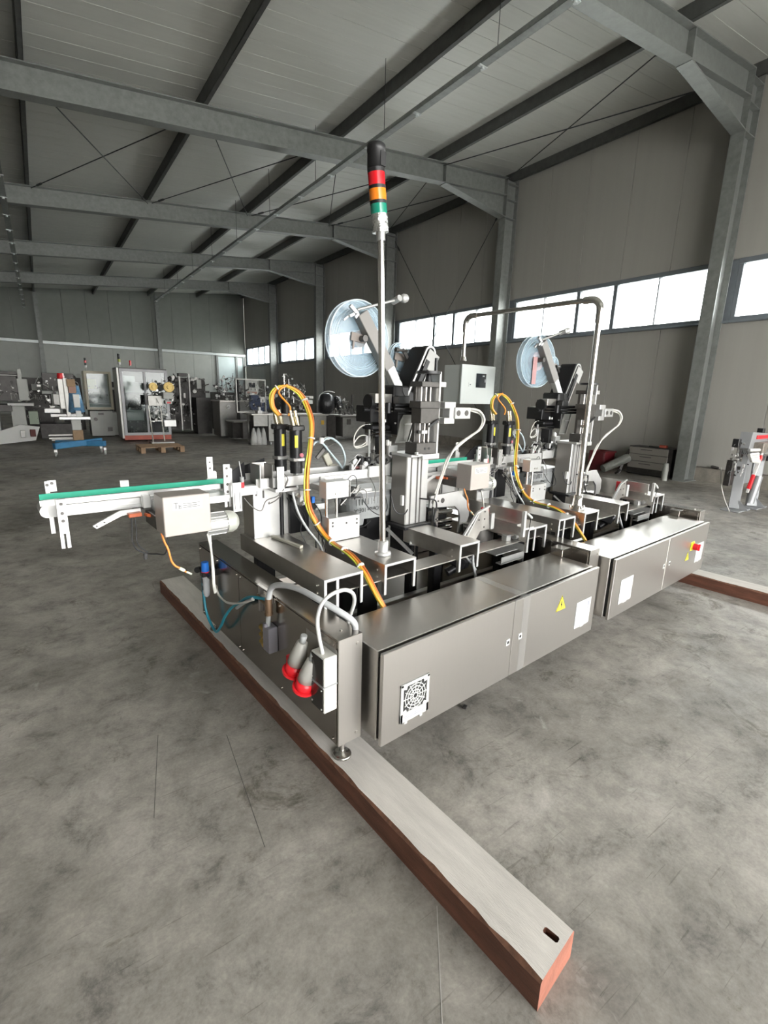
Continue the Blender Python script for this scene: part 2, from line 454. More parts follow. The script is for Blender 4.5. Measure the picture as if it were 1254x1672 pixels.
# portal frames
for i, y in enumerate(COLY):
    if y < Y0: continue
    q = MB(); hw = .11
    xi, xo = 10.24, 10.66
    top = rz(10.2)
    q.box(xi, xi + .016, y - hw, y + hw, 0, top); q.box(xo - .016, xo, y - hw, y + hw, 0, top + .04)
    q.box(xi + .016, xo - .016, y - .006, y + .006, 0, top)
    for z in (6.0, 6.42, 6.78):
        q.box(xi + .016, xo - .016, y - hw + .005, y + hw - .005, z, z + .012)
    q.box(xi - .03, xo + .03, y - hw - .03, y + hw + .03, 0, .015)
    structure(q, 'column', M_galv, (10.45, y, 0))
    # rafter: two flanges and a web, falling to the left, with a haunch at the column
    q = MB(); a, b = X0 + .2, xi
    tz = lambda x: rz(x)
    def fl(x0, z0, x1, z1, t=.016):
        q.prism([(x0, z0), (x1, z1), (x1, z1 + t), (x0, z0 + t)], (0, y + hw, 0), (1, 0, 0), (0, 0, 1), 2 * hw)
    fl(a, tz(a) - .016, b, tz(b) - .016); fl(a, tz(a) - .40, b, tz(b) - .40)
    q.prism([(a, tz(a) - .39), (b, tz(b) - .39), (b, tz(b) - .01), (a, tz(a) - .01)], (0, y + .006, 0), (1, 0, 0), (0, 0, 1), .012)
    q.build  # haunch is its own mesh below
    ra = structure(q, 'rafter', M_galv, (0, y, 0))
    q = MB(); hx = 8.2
    fl(hx, tz(hx) - .41, b, 6.0, .018)
    q.prism([(hx, tz(hx) - .40), (b, 6.01), (b, tz(b) - .40)], (0, y + .006, 0), (1, 0, 0), (0, 0, 1), .012)
    q.prism([(hx - .01, tz(hx) - .40), (hx + .01, tz(hx) - .40), (hx + .01, tz(hx) - .02), (hx - .01, tz(hx) - .02)], (0, y + hw, 0), (1, 0, 0), (0, 0, 1), 2 * hw)
    q.build('haunch', M_galv, ra)

# roof and wall bracing rods between the second and third frame
def rod(p, q_, name='bracing_rod'):
    m_ = MB(); m_.cyl(p, q_, .011, 6)
    d = (Vector(q_) - Vector(p)).normalized()
    c = Vector(p) + d * .35; m_.cyl(c - d * .09, c + d * .09, .024, 8)
    return structure(m_, name, M_wire, p)
for xa, xb in ((.36, 2.8), (2.9, 5.4), (5.52, 8.0), (8.1, 10.2)):
    rod((xa, 14.8, rz(xa) - .06), (xb, 9.78, rz(xb) - .06)); rod((xb, 14.8, rz(xb) - .08), (xa, 9.78, rz(xa) - .08))
rod((8.1, 4.5, rz(8.1) - .06), (10.2, 9.55, rz(10.2) - .06)); rod((10.2, 4.5, rz(10.2) - .08), (8.1, 9.55, rz(8.1) - .08))
rod((10.5, 9.85, 6.45), (10.5, 14.72, .6)); rod((10.5, 14.72, 6.6), (10.5, 9.85, .6))

# hanging cable trays
def tray(x, y0, y1, z, w_=.11, h=.06):
    t = thing('cable_tray', 'galvanised cable tray hung on wires ' + ('above the labelling line' if x > 2 else 'at the left edge of the hall'), 'cable tray', (x, y0, z), hall=True, group='hanging cable trays')
    q = MB(); q.box(x - w_ / 2, x + w_ / 2, y0, y1, z, z + .004); q.box(x - w_ / 2, x - w_ / 2 + .004, y0, y1, z, z + h); q.box(x + w_ / 2 - .004, x + w_ / 2, y0, y1, z, z + h)
    q.build('channel', M_tray, t)
    q = MB(); q.box(x - .015, x + .015, y0, y1, z + .004, z + .022); q.build('cable', M_wire, t)
    y = y0 + 1.0
    while y < y1:
        q = MB(); q.box(x - w_ / 2 - .015, x + w_ / 2 + .015, y - .025, y + .025, z - .012, z, .003); q.cyl((x, y, z - .04), (x, y, z - .012), .024, 8)
        q.build('clamp', M_girt, t); y += 1.31
    y = y0 + 1.2
    while y < y1:
        q = MB(); q.cyl((x, y, z + h), (x, y, rz(x) + .21), .005, 6); q.build('hanger_wire', M_wire, t); y += 2.4
    return t
tray(5.0, -1.0, 26.7, 5.53)
tray(-.165, 2.0, 30.6, 5.2)
# ================================================================ MATERIALS OF THE MACHINES
def brushed(name, col, rough, along='x', rv=.10, var=.06):
    st = {'x': (.6, 90, 90), 'y': (90, .6, 90), 'z': (90, 90, .6)}[along]
    return mat(name, col, rough, 1.0, var, 7, 0, 12, st, rvar=rv)
M_ssx = brushed('brushed_stainless', (.60, .575, .54), .34, 'x', .05, .03)
M_ssy = brushed('brushed_stainless_lengthwise', (.40, .372, .34), .20, 'y', .04, .03)
M_ssz = brushed('brushed_stainless_upright', (.60, .575, .545), .36, 'z', .05, .03)
M_ss = mat('smooth_stainless', (.62, .60, .57), .22, 1.0, .05, 10)
M_plate = mat('blasted_stainless_plate', (.56, .54, .51), .36, 1.0, .08, 14, rvar=.06)
M_alu = mat('anodised_aluminium', (.50, .50, .49), .36, .7, .05, 20)
M_aluw = mat('bright_aluminium', (.58, .58, .57), .35, .5, .04, 20)
M_bolt = mat('zinc_bolt', (.62, .60, .57), .3, 1.0)
M_black = mat('black_plastic', (.012, .012, .013), .42)
M_blackmetal = mat('black_anodised_metal', (.02, .02, .022), .35, .4)
M_darkgrey = mat('dark_grey_metal', (.09, .085, .08), .42, .5, .15, 20)
M_grey = mat('grey_housing_plastic', (.27, .28, .28), .5, 0, .05, 20)
M_green = mat('green_guide_plastic', (.03, .42, .27), .35)
M_orange = mat('orange_cable', (.78, .27, .035), .45)
M_yelgreen = mat('yellow_green_cable', (.62, .66, .08), .45)
M_yellow = mat('yellow_label', (.80, .70, .05), .5)
M_red = mat('red_plastic', (.75, .02, .03), .35)
M_redlens = mat('red_lens', (.70, .012, .02), .25, coat=.4)
M_orangelens = mat('orange_lens', (.90, .24, .015), .25, coat=.4)
M_greenlens = mat('green_lens', (.01, .24, .16), .25, coat=.4)
M_beige = mat('painted_beige_grey', (.42, .38, .35), .4, .1, .03, 30)
M_white = mat('white_plastic', (.62, .62, .60), .4)
M_offwhite = mat('off_white_cable', (.55, .54, .50), .45)
M_creamp = mat('cream_plastic', (.50, .48, .40), .5)
M_teal = mat('teal_air_hose', (.02, .24, .33), .35)
M_hose = mat('translucent_grey_hose', (.40, .41, .41), .35)
M_blue = mat('blue_plastic', (.02, .17, .62), .35)
M_rubber = mat('black_rubber', (.02, .02, .02), .7)
M_brass = mat('brass_fitting', (.55, .40, .14), .3, 1.0)
M_foil = mat('crinkled_foil_tape', (.75, .75, .74), .22, 1.0, .1, 60, 1.0, 70, bdist=.006)
M_label = mat('white_sticker', (.52, .52, .51), .5)
M_ink = mat('black_ink', (.02, .02, .02), .6)
M_smoke = mat('bowl_clear_grey', (.5, .55, .6), .15, alpha=.55)
M_reel = mat('clear_reel_plastic', (.40, .55, .66), .25, alpha=.26, coat=.5)
M_reelrim = mat('reel_rim_plastic', (.55, .64, .68), .25, alpha=.7)
M_tape = mat('translucent_tape', (.75, .75, .74), .3, .3, alpha=.16)
M_screen = mat('dark_screen_glass', (.015, .018, .022), .08)
M_timtop = mat('weathered_pale_timber', (.60, .565, .52), .75, 0, .10, 6, .5, 60, (6, .8, 6), bdist=.003)
M_timside = mat('brown_stained_timber', (.12, .047, .028), .6, 0, .45, 5, .6, 50, (6, .8, 6), bdist=.003)
M_timend = mat('reddish_end_grain', (.27, .10, .065), .7, 0, .3, 9, .6, 60, bdist=.003)
M_timchip = mat('chipped_dark_wood', (.16, .075, .045), .8, 0, .4, 30)

M_shell = mat('pale_machine_paint', (.36, .365, .34), .4, .05, .08, 3)
M_bluepaint = mat('blue_machine_paint', (.05, .22, .42), .45, 0, .15, 5)
M_darkm = mat('dark_machine_metal', (.045, .042, .04), .4, .5, .3, 8)
M_steelm = mat('dull_machine_steel', (.30, .295, .28), .4, .8, .12, 8)
def mech(parent, x0, x1, y0, y1, z0, z1, n, seed, mats=(0, 1), name='mechanism'):
    """a dense mass of small machine pieces: blocks, shafts, wheels and wires, too small to pick apart singly"""
    r = random.Random(seed)
    sets = (M_steelm, M_darkm, M_aluw, M_black, M_shell, M_bluepaint)
    for mi in mats:
        q = MB()
        for k in range(n // len(mats)):
            c = Vector((r.uniform(x0, x1), r.uniform(y0, y1), r.uniform(z0, z1)))
            s = r.uniform(.02, .09) * min(1.5, max(.5, (x1 - x0)))
            m_ = r.random()
            if m_ < .42: q.obox(c, (s * r.uniform(.5, 1.6), s * r.uniform(.5, 1.2), s * r.uniform(.5, 1.6)), (0, r.choice((0, 0, .4, -.5)), r.uniform(-.3, .3)), .002)
            elif m_ < .62: d = Vector((r.uniform(-1, 1), r.uniform(-.3, .3), r.uniform(-1, 1))).normalized() * s * r.uniform(1, 2.5); q.cyl(c - d, c + d, s * .13, 6)
            elif m_ < .78: q.cyl(c, c + Vector((0, -s * .4, 0)), s * .6, 12)
            elif m_ < .9: q.cyl((c.x, c.y, max(z0, c.z - 2.2 * s)), (c.x, c.y, c.z + s), s * .16, 6)
            else: q.tube([c, c + Vector((s, -s * .3, s * 1.2)), c + Vector((2.2 * s, 0, s * .8)), c + Vector((2.4 * s, 0, -s))], s * .07, 5, 4)
        o = q.build(name, sets[mi], parent); o['kind'] = 'stuff'

# ================================================================ TIMBERS UNDER THE LINE
def timber(label, x0, x1, y0, y1, hole=None, skew=0.0, nicks=True):
    n = 60; H = .10
    t = MB(); rnd = random.Random(int(x0 * 100))
    A = []; 
    for k in range(n + 1):
        y = y0 + (y1 - y0) * k / n
        ch = .008 + .004 * sin(k * 1.7) * sin(k * .53) + rnd.uniform(0, .004)
        sk = skew * (y - y0)
        yy0 = y
        A.append([(x0 + sk, yy0, 0), (x0 + sk, yy0, H - ch), (x0 + sk + ch * .9, yy0, H - .001 + .0015 * sin(k)), (x1 + sk - .006, yy0, H), (x1 + sk, yy0, H - .008), (x1 + sk, yy0, 0)])
    # end cut at a slight angle
    for j, p in enumerate(A[0]): A[0][j] = (p[0], y0 + (p[0] - x0) * .07, p[2])
    vs = [p for r in A for p in r]
    for k in range(n):
        for j in range(6):
            t.mat({0: 1, 1: 3, 2: 0, 3: 0, 4: 1, 5: 1}[j])
            a = k * 6 + j; b = k * 6 + (j + 1) % 6; t.add([vs[a], vs[a + 6], vs[b + 6], vs[b]], [(0, 1, 2, 3)])
    t.mat(2); t.add(A[0], [tuple(range(6))]); t.add(A[-1], [tuple(reversed(range(6)))])
    o = t.build('timber_beam', [M_timtop, M_timside, M_timend, M_timchip], loc=(x0, y0, 0))
    tag(o, label, 'timber')
    # weld so shading is continuous
    bm_ = bmesh.new(); bm_.from_mesh(o.data); bmesh.ops.remove_doubles(bm_, verts=bm_.verts[:], dist=1e-5); bmesh.ops.recalc_face_normals(bm_, faces=bm_.faces[:]); bm_.to_mesh(o.data); bm_.free()
    if hole:
        q = MB(); q.obox((hole[0], hole[1], H), (.019, .042, .10), (0, 0, .12), .004)
        c = q.build('cutter', M_timside); c.location = (0, 0, 0)
        md = o.modifiers.new('hole', 'BOOLEAN'); md.operation = 'DIFFERENCE'; md.object = c; md.solver = 'EXACT'
        dg = bpy.context.evaluated_depsgraph_get(); me = bpy.data.meshes.new_from_object(o.evaluated_get(dg))
        o.modifiers.clear(); o.data = me; bpy.data.objects.remove(c)
    return o
timber('long brown timber with a worn pale top, running from the left foot towards the viewer', .892, 1.072, .41, 3.68, (1.009, .455))
timber('brown timber lying under the far right cabinet, its end out of the frame', 4.50, 4.68, .45, 3.6, None)

# ================================================================ STAINLESS BASE
def bolts(q, pts, ax, r=.0065, h=.005):
    d = Vector(ax)
    for p in pts: p = Vector(p); q.cyl(p, p + d * h, r, 8); q.cyl(p + d * h, p + d * (h + .001), r * .5, 6)
base = thing('machine_base', 'low brushed stainless base frame carrying the whole labelling line', 'machine base', (.944, 1.3, .1))
PITCH_X = 1.80
for m, x0 in enumerate((.889, .889 + PITCH_X, .889 + 2 * PITCH_X)):
    x1 = x0 + .110; y0, y1, z0, z1 = 1.30, 2.74, .195, .64
    q = MB(); q.box(x0 + .004, x1 - .004, y0 + .004, y1, z0, z1 - .003)
    bm1 = q.build('side_beam', M_ssy, base)
    q = MB(); q.box(x0 + .002, x1 - .0, y0, y1, z1 - .003, z1, .001); q.build('top_plate', M_ssy, bm1)
    q = MB(); q.box(x0 + .003, x1 - .001, y0 - .002, y0 + .004, z0, z1 - .001, .001)
    bolts(q, [(x1 - .024, y0 - .002, z1 - .035), (x1 - .024, y0 - .002, z0 + .03)], (0, -1, 0)); q.build('end_plate', M_ssz, bm1)
    for ya, yb in ((y0 + .012, 2.172), (2.178, y1 - .012)):
        q = MB(); q.box(x0, x0 + .004, ya, yb, z0 + .006, z1 - .012, .001)
        bolts(q, [(x0, y, z) for y in (ya + .018, (ya + yb) / 2, yb - .018) for z in (z0 + .022, z1 - .028)], (-1, 0, 0), .0055, .004)
        q.build('cover_panel', M_ssy, bm1)
    for y in (1.36, 1.9, 2.68):
        q = MB(); bolts(q, [(x0 + .055, y, z1)], (0, 0, 1), .0055, .003); q.build('screw', M_bolt, bm1)
    fx = x0 + .058
    for fy in (1.351 if m != 1 else 1.9, 2.68):
        zb = .10 if m != 1 else .0
        q = MB(); q.lathe([(.001, zb + .022), (.013, zb + .022), (.014, zb + .012), (.034, zb + .009), (.038, zb + .006), (.038, zb), (.001, zb)], (fx, fy, 0), n=24)
        f_ = q.build('levelling_foot', M_ss, base)
        q = MB(); q.cyl((fx, fy, zb + .02), (fx, fy, z0 + .002), .009, 12); q.cyl((fx, fy, zb + .052), (fx, fy, zb + .062), .014, 6); q.cyl((fx, fy, z0 - .018), (fx, fy, z0), .017, 6); q.build('spindle', M_bolt, f_)
for m in (0, 1):
    a, b = 1.0 + m * PITCH_X, 2.688 + m * PITCH_X
    for y in (1.535, 1.92, 2.60):
        q = MB(); q.box(a, b, y, y + .04, .30, .36, .003); q.build('cross_bar', M_ssx, base)
    q = MB(); q.box(a, b, 1.58, 2.70, .285, .297); q.build('floor_tray', M_ssy, base)
    q = MB(); q.box(a, b, 1.512, 1.53, .20, .575, .002); q.build('inner_panel', M_ssx, base)
# raised end boxes where the middle and right beams carry the cabinets
for m in (1, 2):
    x0 = .889 + m * PITCH_X
    q = MB(); q.box(x0 - .10, x0 - .001, 1.42, 1.50, .585, .632, .002)
    bolts(q, [(x0 - .075, 1.42, .61), (x0 - .025, 1.42, .61)], (0, -1, 0), .006); q.build('cabinet_bracket', M_ssy, base)

# ================================================================ ELECTRICAL CABINETS
def sticker_tri(parent, x, y, z, s):
    q = MB(); q.prism([(-s, -s * .58), (s, -s * .58), (0, s * 1.15)], (x, y, z), (1, 0, 0), (0, 0, 1), .0012)
    t = q.build('warning_sign', M_yellow, parent); t['label'] = 'yellow triangle with a black lightning bolt'
    b_ = MB()
    for p, r in (((-s, -s * .58), (s, -s * .58)), ((s, -s * .58), (0, s * 1.15)), ((0, s * 1.15), (-s, -s * .58))):
        b_.beam((x + p[0] * .93, y - .0014, z + p[1] * .93), (x + r[0] * .93, y - .0014, z + r[1] * .93), .0006, .0022, (0, -1, 0))
    b_.prism([(.000, .55 * s), (.16 * s, .55 * s), (.05 * s, .12 * s), (.22 * s, .12 * s), (-.08 * s, -.42 * s), (.0, -.0 * s), (-.18 * s, .0)], (x, y - .0013, z), (1, 0, 0), (0, 0, 1), .0006)
    b_.build('lightning_mark', M_ink, t)
def latch(parent, x, y, z):
    q = MB(); q.box(x - .013, x + .013, y - .003, y, z - .016, z + .016, .001); l = q.build('latch', M_white, parent)
    q = MB(); q.cyl((x, y - .0035, z), (x, y - .0028, z), .008, 14); q.box(x - .007, x + .007, y - .0045, y - .0034, z - .0015, z + .0015); q.build('key_slot', M_ink, l)
def pocket(parent, x0, x1, z0, z1, y, lab='white document label in a clear sleeve', lines=True):
    q = MB(); q.box(x0, x1, y - .003, y, z0, z1, .001); q.box(x0 + (x1 - x0) * .38, x0 + (x1 - x0) * .62, y - .005, y - .002, z0 - .004, z0 + .010, .001)
    p = q.build('document_label', M_label, parent); p['label'] = lab
    q = MB(); q.box(x1 - .035, x1 - .018, y - .0036, y - .003, z1 - .045, z1 - .018); q.box(x1 - .032, x1 - .022, y - .0036, y - .003, z1 - .062, z1 - .050)
    if lines:
        for k in range(5): q.box(x0 + .015, x0 + .06, y - .0036, y - .003, z1 - .05 - k * .016, z1 - .047 - k * .016)
    q.build('printed_mark', mat('grey_ink', (.28, .29, .33), .6), p)
def cabinet(x0, label):
    x1 = x0 + 1.595; y0, yb, z0, z1 = 1.20, 1.505, .193, .584
    t = thing('electrical_cabinet', label, 'cabinet', (x0, y0, z0))
    q = MB(); q.box(x0 + .004, x1 - .004, y0 + .038, yb, z0 + .004, z1 - .002, .003); q.build('body', M_ssx, t)
    q = MB(); q.box(x0 + .012, x1 - .012, y0 + .016, y0 + .040, z0 + .012, z1 - .030); q.build('door_seal', M_rubber, t)
    ms = x0 + .80
    q = MB(); q.box(x0, ms - .002, y0, y0 + .018, z0, z1, .0022); d1 = q.build('door', M_ssz, t)
    q = MB(); q.box(ms + .002, x1, y0, y0 + .018, z0, z1, .0022); d2 = q.build('door', M_ssz, t)
    latch(d1, ms - .035, y0, .385); latch(d2, ms + .062, y0, .387)
    return t, d1, d2
c1, d1, d2 = cabinet(1.02, 'low stainless cabinet in front with a white fan grille on its left door')
# fan grille
fx0, fx1, fz0, fz1 = 1.110, 1.262, .256, .424
q = MB()
for bx in ((fx0, fx1, fz1 - .012, fz1), (fx0, fx1, fz0, fz0 + .040), (fx0, fx0 + .013, fz0, fz1), (fx1 - .013, fx1, fz0, fz1)):
    q.box(bx[0], bx[1], 1.193, 1.20, bx[2], bx[3], .001)
q.box(fx0 + .02, fx0 + .034, 1.190, 1.196, fz0 - .006, fz0 + .004); q.box(fx1 - .05, fx1 - .036, 1.190, 1.196, fz0 - .006, fz0 + .004)
cx, cz = (fx0 + fx1) / 2, (fz0 + .040 + fz1 - .012) / 2
for r in (.012, .026, .040, .053): q.ring((cx, 1.195, cz), (0, 1, 0), r + .0016, r - .0016, .004, 28)
for k in range(12):
    t_ = 2 * pi * k / 12; q.beam((cx + .012 * cos(t_), 1.195, cz + .012 * sin(t_)), (cx + .062 * cos(t_), 1.195, cz + .062 * sin(t_)), .003, .003)
for sx_ in (-1, 1):
    for sz_ in (-1, 1):
        q.beam((cx + sx_ * .045, 1.195, cz + sz_ * .052), (cx + sx_ * .064, 1.195, cz + sz_ * .058), .003, .018)
fan = q.build('fan_grille', M_white, d1)
q = MB(); q.box(fx0 + .010, fx1 - .010, 1.1975, 1.2, fz0 + .035, fz1 - .010); q.build('filter_mat', M_rubber, d1)
q = MB(); q.box(fx0 + .02, fx1 - .03, 1.1922, 1.1931, fz0 + .014, fz0 + .018); q.box(fx0 + .02, fx1 - .05, 1.1922, 1.1931, fz0 + .023, fz0 + .026); q.build('printed_mark', MATS['grey_ink'] if 'grey_ink' in MATS else mat('grey_ink', (.28, .29, .33), .6), d1)
sticker_tri(d2, 2.238, 1.2, .452, .048)
pocket(d2, 2.402, 2.560, .262, .420, 1.2)
q = MB(); q.box(1.886, 1.940, 1.1992, 1.2, .193, .584); q.box(1.886, 1.94, 1.2, 1.5, .5842, .585); tp = q.build('adhesive_tape', M_tape, d2)
c2, d3, d4 = cabinet(2.82, 'low stainless cabinet at the right with a red and yellow main switch')
pocket(d3, 2.925, 3.095, .270, .432, 1.2)
pocket(d4, 4.205, 4.352, .284, .436, 1.2, lines=False)
sticker_tri(d4, 4.030, 1.2, .362, .040)
q = MB(); q.box(4.062, 4.128, 1.196, 1.2, .405, .475, .002); q.cyl((4.095, 1.196, .44), (4.095, 1.188, .44), .030, 24); ys = q.build('switch_plate', M_yellow, d4)
q = MB(); q.cyl((4.095, 1.188, .44), (4.095, 1.155, .44), .026, 20, .023); q.obox((4.095, 1.150, .44), (.014, .014, .052), (0, .3, 0), .002); q.build('rotary_switch', M_red, d4)

# ================================================================ CROSS CHANNELS, TIE STRIP, POSTS
def dup_tree(o, dx=0.0, parent=None, label=None, top=True):
    c = o.copy(); COL.objects.link(c); OFF[c.name] = OFF[o.name].copy()
    if parent is not None: c.parent = parent
    if top:
        c.location = o.location + Vector((dx, 0, 0)); OFF[c.name] = OFF[o.name] + Vector((dx, 0, 0))
        if label: c['label'] = label
    for ch in [k for k in bpy.data.objects if k.parent == o]: dup_tree(ch, 0, c, None, False)
    return c
def channel(x0, x1, y0, y1, label, mid=None, z1=.745, drop=.15, walls=True):
    t = thing('cross_channel', label, 'steel channel', (x0, y0, z1 - drop), group='cross channels over the base')
    q = MB(); q.box(x0, x1, y0, y1, z1 - .006, z1, .001); q.build('top_plate', M_plate, t)
    for a, b in ((x0, x0 + .006), (x1 - .006, x1)):
        q = MB(); q.prism([(y0 + .0, z1 - drop), (y0 + .014, z1 - drop), (y0 + .014, z1 - .088), (y1, z1 - .088), (y1, z1 - .004), (y0, z1 - .004)], (a, 0, 0), (0, 1, 0), (0, 0, 1), b - a)
        q.build('side_wall', M_plate, t)
    q = MB(); q.box(x0, x1, y0 - .006, y0, z1 - .012, z1, .0008)
    for a in ([x0 + .007, x1 - .007] + ([mid] if mid else [])): q.box(a - .007, a + .007, y0 - .006, y0 + .001, z1 - drop, z1 - .006, .0008)
    q.build('front_flange', M_aluw, t)
    q = MB(); bolts(q, [(x0, y0 + .05, z1 - .04), (x0, y0 + .05, z1 - .075)], (-1, 0, 0)); q.build('bolts', M_bolt, t)
    for yy in (y0 + .22, y1 - .1):
        q = MB(); q.box(x0 + .05, x1 - .05, yy, yy + .05, .298, z1 - .006, .002); q.build('stand_leg', M_blackmetal, t)
    return t
def two(fn, *labs):
    o = fn(labs[0]); dup_tree(o, PITCH_X, None, labs[1]); return o
two(lambda l: channel(1.02, 1.224, 1.60, 2.44, l, 1.088), 'wide stainless channel at the left end with a cream rod lying on it', 'stainless channel right of the middle beam under the looping orange cable')
two(lambda l: channel(1.348, 1.545, 1.60, 2.10, l), 'stainless channel carrying the foot of the signal light pole', 'stainless channel carrying the foot of the bent pipe')
two(lambda l: channel(1.862, 2.022, 1.60, 2.12, l), 'narrow stainless channel in front of the left aluminium column', 'narrow stainless channel in front of the right aluminium column')
two(lambda l: channel(2.455, 2.655, 1.585, 1.80, l, 2.53), 'short three-legged stainless channel at the right of the first cabinet', 'short three-legged stainless channel at the far right end')
def strip(l):
    q = MB(); q.box(1.03, 2.66, 1.622, 1.735, .655, .662, .001); o = q.build('tie_strip', M_plate, loc=(1.03, 1.62, .655)); return tag(o, l, 'steel strip')
two(strip, 'flat stainless strip threaded through the channels behind the first cabinet', 'flat stainless strip threaded through the channels behind the second cabinet')
def upost(l):
    t = thing('standing_channel', l, 'steel channel', (1.14, 2.37, .745))
    q = MB(); q.box(1.04, 1.24, 2.30, 2.306, .745, 1.018, .001); bolts(q, [(1.06, 2.3, 1.005), (1.10, 2.3, 1.005)], (0, -1, 0), .004); q.build('front_plate', M_aluw, t)
    for a in (1.04, 1.234):
        q = MB(); q.box(a, a + .006, 2.306, 2.43, .745, 1.01, .001); q.build('side_plate', M_plate, t)
    q = MB(); q.box(1.052, 1.062, 2.2985, 2.2999, .975, 1.0); q.box(1.092, 1.102, 2.2985, 2.2999, .96, 1.0); q.build('slot', M_darkgrey, t)
    return t
two(upost, 'upright bright steel channel standing on the leftmost channel', 'upright bright steel channel standing right of the middle beam')
def creamrod(l):
    q = MB(); q.beam((1.127, 2.272, .753), (1.160, 2.02, .753), .020, .014, c=.002); o = q.build('cream_rod', M_creamp, loc=(1.14, 2.14, .746)); return tag(o, l, 'rod')
creamrod('short cream plastic rod lying on the leftmost channel')
def hopperbox(l):
    t = thing('guard_box', l, 'guard', (1.1, 2.25, 1.02))
    q = MB(); q.box(1.03, 1.035, 2.19, 2.30, 1.035, 1.15, .001); q.box(1.03, 1.115, 2.295, 2.30, 1.035, 1.15, .001); q.build('side_plate', M_plate, t)
    q = MB(); q.box(1.09, 1.096, 2.18, 2.27, 1.03, 1.15, .001); q.build('inner_plate', M_darkgrey, t)
    q = MB(); q.box(1.122, 1.163, 2.19, 2.196, 1.02, 1.135, .001); q.cyl((1.142, 2.19, 1.118), (1.142, 2.186, 1.118), .006, 10); q.build('bracket', M_alu, t)
    q = MB(); q.prism([(0, 0), (.07, .055), (.20, .085), (.20, .0), (.0, -.03)], (.955, 2.37, 1.07), (1, .15, 0), (0, 0, 1), .004); q.build('flap', M_blackmetal, t)
    q = MB(); q.prism([(0, 0), (.115, .07), (.12, -.02), (.0, -.05)], (.90, 2.33, 1.08), (1, .1, 0), (0, 0, 1), .004); q.build('flap', M_blackmetal, t)
    q = MB(); q.box(1.122, 1.25, 2.21, 2.29, 1.0, 1.018, .001); q.build('foot_plate', M_alu, t)
    q = MB(); q.tube([(.968, 2.25, .985), (1.008, 2.25, .935), (1.059, 2.25, .907), (1.089, 2.25, .956), (1.144, 2.22, .984), (1.188, 2.2, 1.058), (1.165, 2.2, 1.10)], .0028); q.tube([(1.101, 2.24, .95), (1.10, 2.24, .94), (1.15, 2.22, .975), (1.189, 2.2, 1.07)], .003); q.build('sensor_wire', mat('grey_wire', (.16, .15, .14), .5), t)
    return t
two(hopperbox, 'small steel guard with dark angled flaps beside the left servo motors', 'small steel guard with dark angled flaps beside the right servo motors')

